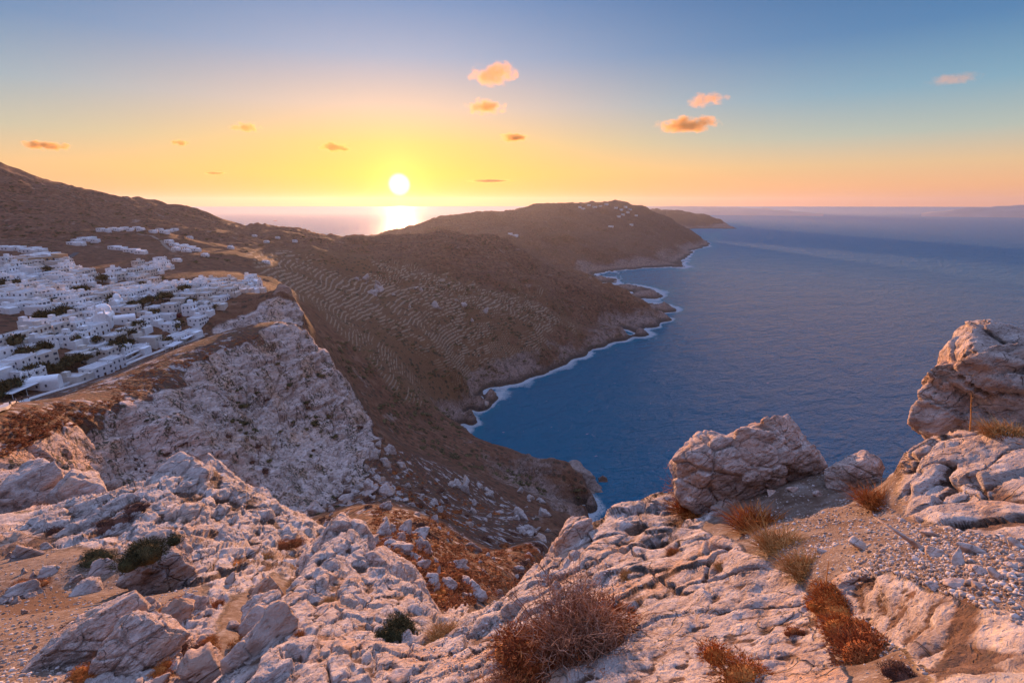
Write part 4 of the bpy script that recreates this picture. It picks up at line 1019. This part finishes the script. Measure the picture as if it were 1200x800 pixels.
scrub_mass('dark_scrub', [(260, in_px([(375,395),(420,400),(520,470),(550,520),(600,540),(690,570),(660,600),(560,560),(470,520),(420,455)], 280, 800), 1.6, 5.5, .6),
    (420, in_px([(310,300),(460,300),(640,350),(620,420),(560,460),(480,450),(400,380)], 400, 1100), 1.6, 5, .6), (360, in_px([(0,200),(130,230),(260,262),(460,278),(470,296),(400,300),(240,310),(0,285)], 600, 1700), 2.0, 6.0, .6),
    (420, in_px([(480,280),(560,268),(700,325),(770,362),(760,385),(640,430),(560,400),(480,320)], 700, 1400), 1.6, 5, .6), (300, in_px([(480,268),(600,248),(720,235),(820,278),(800,305),(700,315),(600,285)], 1500, 4500), 4, 10, .5)], M_olive, 720)
# ------------------------------------------------------------------ the white village
def flat_mat(name, c, var=.12, sc=.8, rough=.85):
    m, t = new_mat(name); pos = t.n('ShaderNodeNewGeometry').outputs['Position']
    n = t.noise(pos, sc, 5, .65)
    col = t.mix(t.ss(.35, .7, n), c, tuple(v*(1-var) for v in c)); finish(t, col, rough, n, .2, .1); return m
M_white = flat_mat('whitewash', (.84, .83, .82)); M_white2 = flat_mat('old_whitewash', (.68, .61, .54), .2)
M_ochre = flat_mat('ochre_plaster', (.50, .33, .20)); M_roof = flat_mat('roof_screed', (.54, .51, .50), .2)
M_glass = flat_mat('dark_window', (.07, .08, .11), .2); M_blue = flat_mat('blue_paint', (.035, .085, .26), .2); M_brown = flat_mat('brown_wood', (.12, .055, .035), .2)
M_path = flat_mat('pale_paving', (.55, .50, .47), .3, .5); M_tile = flat_mat('red_tiles', (.30, .10, .065), .25); M_canv = flat_mat('canvas', (.62, .60, .60), .1)
M_bouq = plant_mat('bougainvillea', [(0, (.05, .01, .015)), (.5, (.22, .02, .05)), (1, (.10, .04, .03))])
def boxes(L):
    V, F = [], []
    for x0, y0, z0, x1, y1, z1 in L:
        k = len(V)
        V += [(x0,y0,z0),(x1,y0,z0),(x1,y1,z0),(x0,y1,z0),(x0,y0,z1),(x1,y0,z1),(x1,y1,z1),(x0,y1,z1)]
        F += [(k,k+3,k+2,k+1),(k+4,k+5,k+6,k+7),(k,k+1,k+5,k+4),(k+1,k+2,k+6,k+5),(k+2,k+3,k+7,k+6),(k+3,k,k+4,k+7)]
    return V, F
def bx(name, L, mat, parent=None):
    V, F = boxes(L); return new_mesh(name, V, F, mat, smooth=False, parent=parent)
def shell(x0, y0, x1, y1, h, par=.45, tk=.25, deep=3.0):
    """walls standing up past the roof as a parapet"""
    return [(x0, y0, -deep, x1, y1, h), (x0, y0, h, x1, y0+tk, h+par), (x0, y1-tk, h, x1, y1, h+par), (x0, y0+tk, h, x0+tk, y1-tk, h+par), (x1-tk, y0+tk, h, x1, y1-tk, h+par)]
def house_proto(i, parts=True):
    rr = np.random.default_rng(60+i)
    L_, W_ = rr.uniform(8.5, 12.5), rr.uniform(6, 8); two = i % 3 != 0; h = 5.7 if two else 3.2
    wm = M_white if i % 4 else M_white2; x, y = W_/2, L_/2
    root = bpy.data.objects.new('house', None); COL.objects.link(root)
    parts_ = shell(-x, -y, x, y, h)
    annex = rr.uniform() < .65
    if annex: parts_ += [(x+.003, -y+.4, -3, x+rr.uniform(2, 3.5), y*rr.uniform(.1, .6), 2.9)]
    if rr.uniform() < .6: parts_ += [(-x+.6, y-3.4, h+.003, -x+3.2, y-.6, h+2.3)]
    if two and rr.uniform() < .6:       # outside stair
        for k in range(7): parts_ += [(-x+.5+k*.45, -y-1.1, -2, -x+.948+k*.45, -y-.003, .3+k*.42)]
    bx('walls', parts_, wm, root)
    bx('roof', [(-x+.26, -y+.26, h+.02, x-.26, y-.26, h+.07)], M_roof, root)
    bx('chimney', [(x-1.4, y-1.6, h+.08, x-.8, y-1.0, h+1.3)], wm, root)
    fm = [M_blue, M_brown, M_glass][i % 3]; x_f = x
    for fl in range(2 if two else 1):
        z0 = 1.0+fl*2.8
        ys = np.linspace(-y+1.4, y-1.4, 3 if L_ < 10.5 else 4)
        for q, yy in enumerate(ys):
            if annex and fl == 0 and yy < y*.6: continue
            if fl == 0 and q == len(ys)-2 or (fl == 1 and q == 1 and annex):
                bx('door', [(x_f-.02, yy-.55, z0-1.0 if fl == 0 else z0-.7, x_f+.07, yy+.55, z0+1.15)], fm, root)
            else:
                w_ = bx('window', [(x_f-.02, yy-.48, z0, x_f+.06, yy+.48, z0+1.15)], M_glass, root)
                if i % 2 == 0: bx('shutter', [(x_f-.02, yy-.80, z0-.02, x_f+.09, yy-.49, z0+1.17), (x_f-.02, yy+.49, z0-.02, x_f+.09, yy+.80, z0+1.17)], fm, w_)
        for xx in ((-x*.45, x*.45) if fl or i % 2 else (x*.1,)):
            bx('window', [(xx-.45, -y-.06, z0, xx+.45, -y+.02, z0+1.1)], M_glass, root)
    return root, ('two-storey' if two else 'single-storey', ['blue', 'brown', 'dark'][i % 3], annex, wm is M_white2)
protos = [house_proto(i) for i in range(10)]
# plain far-off houses: one mesh each
def far_house(i):
    rr = np.random.default_rng(90+i); L_, W_, h = rr.uniform(8, 14), rr.uniform(6, 8), rr.choice([3.2, 3.6, 6.0]); x, y = W_/2, L_/2
    P = shell(-x, -y, x, y, h); 
    if rr.uniform() < .7: P += [(x+.003, -y, -3, x+3, y*.3, 2.8)]
    Vb, Fb = boxes(P); Vw, Fw = boxes([(x-.02, yy-.5, z, x+.06, yy+.5, z+1.3) for yy in np.linspace(-y+1.5, y-1.5, 3) for z in ([1.] if h < 4 else [1., 3.8]) if yy > y*.35 or z > 3] + [(xx-.5, -y-.06, 1, xx+.5, -y+.02, 2.3) for xx in (-x*.4, x*.4)])
    k = len(Vb); o = new_mesh('house', Vb+Vw, [tuple(f) for f in Fb]+[tuple(q+k for q in f) for f in Fw], M_white, smooth=False, link=False)
    o.data.materials.append(M_glass); n = len(Fb)
    o.data.polygons.foreach_set('material_index', np.array([0]*n+[1]*len(Fw), np.int32)); return o.data
far_protos = [far_house(i) for i in range(6)]
ORD = ['first', 'second', 'third', 'fourth', 'fifth', 'sixth', 'seventh', 'eighth', 'ninth', 'tenth', 'eleventh', 'twelfth', 'thirteenth', 'fourteenth', 'fifteenth', 'sixteenth', 'seventeenth', 'eighteenth', 'nineteenth', 'twentieth'] + ['number %d' % i for i in range(21, 60)]
ORDN = ['one', 'two', 'three', 'four', 'five', 'six', 'seven', 'eight', 'nine', 'ten', 'eleven', 'twelve', 'thirteen', 'fourteen', 'fifteen', 'sixteen', 'seventeen', 'eighteen', 'nineteen', 'twenty']+[str(i) for i in range(21, 60)]
MAINV = [(-60,304),(0,307),(38,302),(78,309),(120,319),(150,312),(194,303),(202,314),(166,328),(206,335),(250,329),(300,326),(304,338),(296,350),(262,361),(250,377),(226,390),(200,402),(160,418),(118,436),(60,458),(0,477),(-60,496)]
GAPS = [[(-60,367),(34,364),(44,378),(36,394),(-60,404)], [(46,371),(88,364),(92,373),(50,384)], [(88,337),(110,335),(112,347),(84,349)], [(-20,332),(10,332),(10,342),(-20,342)], [(122,355),(140,353),(138,366),(122,368)], [(158,352),(200,346),(196,358),(156,368)],
        [(130,402),(170,382),(174,394),(148,410),(126,418)], [(-20,306),(16,308),(12,316),(-20,316)], [(110,327),(146,331),(142,340),(110,338)], [(72,426),(96,419),(114,424),(90,436),(68,440)], [(-20,458),(50,443),(54,450),(0,470),(-20,474)], [(202,368),(212,368),(212,374),(202,374)], [(184,390),(194,390),(194,400),(184,400)], [(50,314),(60,314),(60,324),(50,324)],
        [(106,372),(162,368),(160,382),(114,388)], [(28,444),(80,444),(80,462),(28,464)], [(30,298),(64,299),(64,311),(30,309)]]
def clear_of(px, py, L):
    return not any(in_poly(np.array([px]), np.array([py]), g)[0] for g in L)
rows = {}; rr = np.random.default_rng(77)
for k in range(0, 46):
    xr = -198-k*10.2; yy = 150.0+rr.uniform(0, 6)
    while yy < 640:
        step = rr.uniform(10.5, 14.5); yc = yy+step/2; xc = xr - (yc-181)*.08 + rr.uniform(-1.6, 1.6); yy += step
        zc = ground_z(xc, yc); u, v = unpix(np.array([xc, yc, zc+1.5]))
        if not in_poly(np.array([u]), np.array([v]), MAINV)[0] or not clear_of(float(u), float(v), GAPS): continue
        if rr.uniform() < .09 or u < -12: continue
        rows.setdefault(k, []).append((xc, yc, zc))
tot = sum(map(len, rows.values())); print('houses in the village', tot)
done = set(); nrow = 0
for k in sorted(rows):
    rname = 'the row nearest the path' if nrow == 0 else 'row '+ORDN[nrow]+' behind the path'
    for j, (xc, yc, zc) in enumerate(rows[k]):
        i = int(rr.integers(10)); root, (st, colr, annex, old) = protos[i]
        lb = f"{'off-white' if old else 'white'} {st} house, {colr} doors, {ORD[j]} from the near end of {rname}"
        rz = rr.uniform(-.14, .14)+.08 + (PI/2 if rr.uniform() < .12 else 0); sc = (rr.uniform(.85, 1.12), rr.uniform(.85, 1.15), rr.uniform(.85, 1.1))
        zc = min(zc, ground_z(xc+4, yc-4)+1.2)
        if i not in done: r = root; r.location = (xc, yc, zc); r.rotation_euler = (0, 0, rz); r.scale = sc; done.add(i)
        else: r = dup(root, (xc, yc, zc), rz, sc)
        tag(r, lb, 'house', 'white houses of the village')
    nrow += 1
for i in range(10):
    if i not in done:
        for c in list(protos[i][0].children_recursive)+[protos[i][0]]: bpy.data.objects.remove(c)
# outlying clusters and scattered farms: (cluster wording, points)
CLUST = [('terrace of white houses highest on the hillside', [(118,270),(125,271),(132,269),(139,270),(146,268),(153,270),(160,268),(165,270)]), ('pair of blocks beside the highest terrace', [(180,272),(187,270),(193,273),(199,271),(205,270)]),
 ('white group below the highest terrace', [(86,287),(91,283),(97,281),(103,282),(108,280),(112,283),(94,287)]), ('line of low houses under the highest terrace', [(135,292),(143,293),(151,295),(159,296),(165,297)]), ('white group right of the hillside road', [(198,284),(204,288),(210,290),(216,289),(222,292),(229,294),(206,293),(218,295)]),
 ('white group at the upper left edge of the village', [(2,292),(9,293),(16,292),(23,293),(28,295)]), ('big white group above the ochre building', [(34,296),(41,294),(48,295),(34,303),(42,301),(50,300),(58,302),(64,300),(70,303),(74,306)])]
for cn, P_ in CLUST:
    for j, (px, py) in enumerate(P_):
        p = ground(px, py)
        if p is None: continue
        put(far_protos[rr.integers(6)], 'house', p, (rr.uniform(.8, 1.1),)*3, f'small white house, {ORD[j]} along the {cn}', 'house', 'white houses on the hillside', rr.uniform(-.2, .3))
for j, (px, py, lb) in enumerate([(207,306,'white farmhouse alone between village and terraced fields'), (222,279,'white farmhouse alone on the slope right of the hillside blocks'), (270,291,'little white hut out on the fields left of the saddle'), (312,284,'white hut high on the saddle, left of the sun'), (311,308,'white hut at the head of the terraces'), (298,277,'tiny white hut near the saddle skyline'), (325,279,'white hut on the skyline slope right of the others'), (345,283,'pale hut on the saddle nearest the sun'), (240,300,'little pale hut below the hillside road')]):
    p = ground(px, py)
    if p is not None: put(far_protos[j % 6], 'house', p, .8, lb, 'house', None, .2)
for j, (px, py) in enumerate([(679,243),(683,245),(690,241),(697,243),(704,242),(711,240),(722,244),(728,246),(733,243),(735,249),(738,246),(730,252),(725,254),(746,253),(740,264),(716,266),(598,275),(604,277)]):
    p = ground(px, py)
    if p is not None: put(far_protos[j % 6], 'house', p, 1.9, 'tiny white building of the hamlet on the farthest hill', 'house', 'hamlet on the farthest hill', j*.7)
# ochre hotel
p = ground(46, 310); hotel = thing('hotel', 'long ochre two-storey building with a row of dark windows among white houses', 'hotel', p, rz=-.5)
bx('walls', shell(-6, -16, 6, 12, 6.5)+[(-6.2, 12.01, -3, 6.4, 20, 8.4)], M_ochre, hotel)
bx('roof', [(-5.7, -15.7, 6.52, 5.7, 11.7, 6.56)], M_roof, hotel)
for yy in np.linspace(-14, 9, 6): bx('window', [(5.98, yy-.7, 3.6, 6.08, yy+.7, 5.4)], M_glass, hotel)
for xx in (-4, 0, 4): bx('window', [(xx-.6, -16.08, 3.4, xx+.6, -15.98, 5.0)], M_glass, hotel)
# churches
def vault(x0, y0, x1, y1, z, n=10):
    """barrel vault along y"""
    V, F = [], []
    for yy in (y0, y1):
        for k in range(n+1):
            a = PI*k/n; V.append(((x0+x1)/2+(x1-x0)/2*math.cos(a), yy, z+(x1-x0)/2*.75*math.sin(a)))
    for k in range(n): F.append((k, k+1, n+2+k, n+1+k))
    F.append(tuple(range(n, -1, -1))); F.append(tuple(range(n+1, 2*n+2))); return V, F
def dome(r, z, n=16, m=7, hs=1.0, drum=1.2):
    V, F = [], []
    for k in range(n): V.append((r*math.cos(2*PI*k/n), r*math.sin(2*PI*k/n), z-drum))
    for j in range(m):
        a = PI/2*j/m
        for k in range(n): V.append((r*math.cos(a)*math.cos(2*PI*k/n), r*math.cos(a)*math.sin(2*PI*k/n), z+r*hs*math.sin(a)))
    V.append((0, 0, z+r*hs)); 
    for j in range(m):
        for k in range(n): F.append((j*n+k, j*n+(k+1) % n, (j+1)*n+(k+1) % n, (j+1)*n+k))
    for k in range(n): F.append((m*n+k, m*n+(k+1) % n, len(V)-1))
    return V, F
def church(px, py, label, sc, rz, dm=True, hs=1.0):
    p = ground(px, py); c = thing('church', label, 'church', p, rz=rz); c.scale = (sc,)*3
    bx('walls', [(-3.5, -7, -3, 3.5, 7, 4.5)], M_white, c)
    new_mesh('roof', *vault(-3.5, -7.01, 3.5, 7.01, 4.505), M_white, smooth=False, parent=c)
    if dm: d = new_mesh('dome', *dome(3.0, 7.6, hs=hs), M_white, parent=c); d.location = (0, 3.2, 0); bx('cross', [(-.05, -.05, 7.6+3*hs, .05, .05, 8.9+3*hs), (-.35, -.04, 8.3+3*hs, .35, .04, 8.42+3*hs)], M_white2, d)
    b = bx('bell_gable', [(-2.0, -7.5, -2, -1.2, -7.02, 8.2), (1.2, -7.5, -2, 2.0, -7.02, 8.2), (-2.0, -7.5, 8.203, 2.0, -7.02, 9.0), (-.9, -7.5, 9.003, .9, -7.02, 9.8)], M_white, c)
    bx('door', [(-.7, -7.58, 0, .7, -7.51, 2.4)], M_blue, c)
    bx('window', [(3.48, -2, 2, 3.56, -1.2, 3.4), (3.48, 1.6, 2, 3.56, 2.4, 3.4)], M_glass, c)
    return c
church(124, 380, 'white church with a big rounded dome in the middle of the village', 1.15, .5)
church(147, 379, 'white church with a tall pointed bell gable just right of the big dome', .8, -.9, False)
church(137, 360, 'small white chapel with a steep cone-like dome behind the domed church', .75, .3, True, 1.5)
church(170, 357, 'little white domed chapel among the trees', .6, .2)
church(116, 366, 'white vaulted chapel left of the dark trees in the village', .7, .2, False)
church(301, 334, 'small white chapel at the tip of the village above the cliff', .72, 1.0, False)
church(52, 456, 'long low white chapel with a bell gable beside the cliff path', .85, -1.1, False)
# trees and garden bushes in the village
def tree(p, sc, label, mat, seed, grp='trees in the village'):
    t_ = thing('tree', label, 'tree', p, grp); t_.scale = (sc,)*3
    V, F = [], []
    tube([(0, 0, -.4), (.05, 0, .5), (.0, .08, 1.0)], .12, .07, V, F, 6)
    for a in range(4): tube([(0, .05, .7), (.35*math.cos(a*1.6), .35*math.sin(a*1.6), 1.15)], .05, .025, V, F, 4)
    new_mesh('trunk', np.concatenate(V), np.concatenate(F), M_bark, parent=t_)
    me = crowns[(mat.name, seed % 3)]
    cr = bpy.data.objects.new('crown', me); COL.objects.link(cr); cr.parent = t_; cr.location = (0, 0, .75); cr.rotation_euler = (0, 0, seed*1.3); cr.scale = (.95, .95, 1.15)
crowns = {(m_.name, i): cushion_mesh('crown', 700, m_, 600+i, .22, .05, 8, .9) for m_ in (M_green, M_olive) for i in range(3)}
TREES = [(30,424),(52,416),(100,398),(112,404),(84,406),(180,372),(212,382),(224,360),(236,352),(246,366),(150,342),(170,338),(130,345),(30,352),(66,356),(22,338),(216,344),(190,330),(120,332),(98,356),(16,410),(60,400),(133,410),(141,405),(148,399),(155,396),(162,390),(168,386),(136,418),(150,408), (70,440),(78,434),(86,430),(94,428),(104,424),(112,422), (8,462),(18,458),(28,452),(40,447),(50,444),(2,470), (44,383),(54,378),(66,375),(78,371),(88,368), (120,364),(128,360),(134,357), (158,364),(168,360),(178,357),(190,354),(200,352), (90,344),(100,342),(108,345), (4,338),(60,322),(56,318), (206,388),(198,404)]
for j, (px, py) in enumerate(TREES):
    p = ground(px, py)
    if p is None: continue
    blk = 'the front gardens by the cliff path' if py > 420 or px < 60 and py > 440 else 'the grove in the middle of the village' if py > 384 else 'the gardens behind the domed church' if px > 110 else 'the bare field at the left of the village'
    tree(p, rr.uniform(3.2, 5.4), f'dark leafy tree in {blk}', M_green if j % 3 else M_olive, j, f'trees in {blk}')
for px, py, w_, lb in [(206,371,12,'deep red bougainvillea among white houses right of the churches'), (18,430,10,'red bougainvillea on a white house front at far left'), (75,346,9,'red flowering bush beside the dark lot in the village')]:
    special(px, py, w_, cushion_mesh('shrub', 1200, M_bouq, 640+px, .2, .05, 5, 1.0), 'flowering_bush', lb, 'flowering bush', hs=1.1)
def palm(px, py):
    p = ground(px, py); t_ = thing('palm_tree', 'small palm tree between the white houses near the cliff path', 'palm tree', p)
    V, F = [], []; tube([(0, 0, -.5), (.1, 0, 1.5), (.05, .1, 3.2)], .28, .2, V, F, 7); new_mesh('trunk', np.concatenate(V), np.concatenate(F), M_bark, parent=t_)
    V, F = [], []; r_ = np.random.default_rng(5)
    for k in range(22):
        a = k*2.4; u = r_.uniform(.1, .9); pts = np.array([(0.05, .1, 3.2)]+[(.05+math.cos(a)*q, .1+math.sin(a)*q, 3.2+u*q*1.1-.42*q*q) for q in (.6, 1.2, 1.8, 2.3)])
        w1 = np.array([-math.sin(a), math.cos(a), 0])*.22; n0 = sum(len(v) for v in V); m = len(pts)
        V.append(np.concatenate([pts-w1*np.array([.3, 1, 1, .7, .05])[:, None], pts+w1*np.array([.3, 1, 1, .7, .05])[:, None]+np.array([0, 0, .03])]))
        F.append(np.array([(i, i+1, m+i+1, m+i) for i in range(m-1)], np.int32)+n0)
    new_mesh('fronds', np.concatenate(V), np.concatenate(F), M_green, parent=t_)
palm(189, 399)
# the cliff path with its white wall, awnings, poles, walkers
def ribbon(name, P_, w, mat, lift, kind=None, thick=0.0):
    pts = [ground(a, b) for a, b in P_]; pts = np.array([q for q in pts if q is not None])
    tt = np.linspace(0, 1, 90); kx = np.linspace(0, 1, len(pts)); q = np.stack([np.interp(tt, kx, pts[:, i]) for i in range(3)], 1)
    for i in range(1, 89): q[i, :2] = (q[i-1, :2]+q[i, :2]*2+q[i+1, :2])/4
    d = np.gradient(q, axis=0); n_ = np.stack([d[:, 1], -d[:, 0]], 1); n_ /= np.linalg.norm(n_, axis=1)[:, None]
    lev = np.stack([q[:, :2]+n_*w/2, q[:, :2]-n_*w/2], 0); za = np.array([max(ground_z(*lev[0, i]), ground_z(*lev[1, i])) for i in range(90)])+lift
    za = np.convolve(np.pad(za, 2, 'edge'), np.ones(5)/5, 'valid')
    V = np.concatenate([np.c_[lev[0], za], np.c_[lev[1], za], np.c_[lev[0], za-thick-.8], np.c_[lev[1], za-thick-.8]])
    F = [(i, i+1, 91+i, 90+i) for i in range(89)]+[(180+i, 181+i, i+1, i) for i in range(89)]+[(90+i, 91+i, 271+i, 270+i) for i in range(89)]+[(0, 90, 270, 180), (89, 269, 359, 179)]
    o = new_mesh(name, V, F, mat, smooth=False)
    if kind: o['kind'] = kind
    return o
LANE = [(-30,492),(0,480),(30,470),(60,460),(100,447),(140,430),(175,416),(205,404),(238,394)]
ribbon('path', LANE, 3.2, M_path, .25, 'structure')
tag(ribbon('boundary_wall', [(60,457),(85,449),(110,440),(140,427),(175,412)], .5, M_white, 1.1, None, 1.4), 'long low white wall along the village side of the cliff path', 'wall')
ribbon('road', [(57,330),(56,322),(60,316),(72,308),(90,296)], 5, flat_mat('asphalt', (.07, .065, .07)), .15, 'structure')
ribbon('track', [(205,296),(196,290),(190,283),(176,276),(160,274)], 4, flat_mat('dirt', (.24, .17, .13)), .15, 'structure')
for px, py, L_, lb in [(150,420,16,'long white canvas awning over a terrace beside the cliff path'), (222,398,18,'white canvas awning at the far end of the cliff path'), (205,408,12,'low white awning between the cliff path and the houses'), (25,462,14,'blue-edged pergola roof at the near end of the village')]:
    p = ground(px, py); a_ = thing('awning', lb, 'awning', p, rz=.1)
    bx('canopy', [(-2.5, -L_/2, 2.6, 2.5, L_/2, 2.75)], M_canv, a_)
    for sx in (-2.3, 2.3):
        for sy in (-L_/2+.2, 0, L_/2-.2): bx('post', [(sx-.07, sy-.07, -1.5, sx+.07, sy+.07, 2.597)], M_white, a_)
bx_p = [(37, 452, 'wooden utility pole with a brace in front of a big white wall'), (276, 352, 'slim utility pole among the houses at the far end of the village')]
for px, py, lb in bx_p:
    p = ground(px, py); V, F = [], []; tube([(0, 0, -1), (0, 0, 8)], .13, .09, V, F, 6); tube([(1.6, .4, -1), (.05, 0, 6.4)], .1, .08, V, F, 6); tube([(-.8, 0, 7.4), (.8, 0, 7.4)], .06, .06, V, F, 4)
    o = new_mesh('utility_pole', np.concatenate(V), np.concatenate(F), M_bark); o.location = p; tag(o, lb, 'pole')
def person(px, py, hue, label, rz, step):
    """one continuous walking body grown from a joint skeleton"""
    p = ground(px, py)
    J = [(0,0,.95),(0,0,1.2),(0,0,1.42),(0,0,1.52),(0,.02,1.68), (.17,0,1.4),(.24,-.05,1.12),(.22,.12*step,.90), (-.17,0,1.4),(-.24,-.02,1.12),(-.22,-.12*step,.90), (.10,0,.9),(.11,.16*step,.5),(.11,.12*step-.06,.06),(.11,.24*step,.03), (-.10,0,.9),(-.11,-.10*step,.5),(-.11,-.30*step,.10),(-.11,-.2*step,.03)]
    E = [(0,1),(1,2),(2,3),(3,4),(2,5),(5,6),(6,7),(2,8),(8,9),(9,10),(0,11),(11,12),(12,13),(13,14),(0,15),(15,16),(16,17),(17,18)]
    R_ = [.15,.15,.16,.06,.105,.07,.05,.04,.07,.05,.04,.10,.07,.045,.04,.10,.07,.045,.04]
    me = bpy.data.meshes.new('person'); me.from_pydata(J, E, []); o = bpy.data.objects.new('person', me); COL.objects.link(o)
    md = o.modifiers.new('Skin', 'SKIN'); o.modifiers.new('Sub', 'SUBSURF').render_levels = 1
    for v, r in zip(me.skin_vertices[0].data, R_): v.radius = (r, r)
    me.skin_vertices[0].data[0].use_root = True
    m, t = new_mat('clothing'); z = t.n('ShaderNodeSeparateXYZ', {0: t.n('ShaderNodeTexCoord').outputs['Object']}).outputs[2]
    finish(t, t.ramp(t.m('DIVIDE', z, 1.8), [(0, (.04, .035, .04)), (.51, (.05, .05, .07)), (.53, hue), (.80, hue), (.83, (.40, .25, .19)), (.93, (.40, .25, .19)), (.95, (.04, .025, .02))], 'CONSTANT'))
    me.materials.append(m); o.location = p+np.array([0, 0, .28]); o.rotation_euler = (0, 0, rz); tag(o, label, 'person')
person(13, 477, (.05, .05, .07), 'person in dark clothes walking at the near end of the path', 2.9, 1)
person(20, 474, (.35, .34, .36), 'person in a pale top in the middle of the walkers', 2.8, -1)
person(27, 472, (.06, .03, .03), 'person in dark red walking just ahead of the pale-topped walker', 3.0, 1)
person(34, 469, (.30, .09, .06), 'person in a red top leading the walkers by the long chapel', 2.7, -1)

# ------------------------------------------------------------------ clouds
def cloud(px, py, w_, h_, r, label, seed, dens=1.0):
    c = place(px, py, r); k = r/600*.93; a, b = w_*k/2*1.02, h_*k/2*1.08
    V, F = ico(3); V = V*np.array([a, a*.55, b])
    m, t = new_mat('cloud')
    ob = t.n('ShaderNodeTexCoord').outputs['Object']
    nrm = t.vm('MULTIPLY', ob, (1/a, 1/(a*.55), 1/b)).outputs[0]
    off = t.vm('ADD', t.scale(ob, (1/(b*1.5), 1/(b*1.5), 1/(b*1.15))), (seed*3.7, seed*1.3, 0)).outputs[0]
    warp = t.vm('ADD', nrm, t.scale(t.vm('SUBTRACT', t.n('ShaderNodeTexNoise', {'Vector': off, 'Scale': .8, 'Detail': 3}).outputs[1], (.5, .5, .5)).outputs[0], (1.0, 1.0, 1.0))).outputs[0]
    fall = t.vm('LENGTH', warp).outputs[1]
    n = t.noise(off, 1.5, 6, .62)
    d = t.m('MULTIPLY', t.ss(.05, .55, t.m('SUBTRACT', t.m('ADD', .86, t.m('MULTIPLY', t.m('SUBTRACT', n, .5), 2.2)), fall)), dens*1.0/b)
    p = t.n('ShaderNodeVolumePrincipled', {'Color': (1, .54, .13), 'Density': d, 'Anisotropy': .4})  # orange of the sunset light put into the scatter colour of white cloud
    t.n('ShaderNodeOutputMaterial', {'Volume': p})
    o = new_mesh('cloud', V, F, m); o.location = c; az = math.atan2(c[0], c[1]); o.rotation_euler = (0, 0, -az); tag(o, label, 'cloud', 'sunset clouds')
for i, a in enumerate([(579,86,66,30,9000,'brightest orange cloud, highest of the three above the sun',1.0), (570,125,56,20,9000,'golden cloud in the middle of the three above the sun',1.1), (603,161,42,13,9500,'small flat orange cloud, lowest of the three above the sun',1.3), (806,146,80,19,9000,'largest cloud on the right, dark mauve on top and orange beneath',1.0), (828,117,50,17,9000,'pale peach wisp just above the mauve-topped cloud',.5),
    (393,173,36,13,9500,'compact orange cloud to the left of the sun',1.3), (55,171,40,9,9500,'flat orange cloud near the left edge of the sky',1.1), (288,149,34,12,9500,'faint golden wisp above the left hillside',.8), (211,168,18,7,9500,'tiny orange cloud scrap over the dark hill',1.2), (252,203,24,4,12000,'thin dark streak of cloud low over the dark hill',.7), (1118,93,46,11,9000,'faint pinkish cloud high at the right edge',.13), (575,212,64,4,12000,'thin long streak of cloud low right of the sun',.5)]):
    cloud(*a[:6], i+1, a[6])
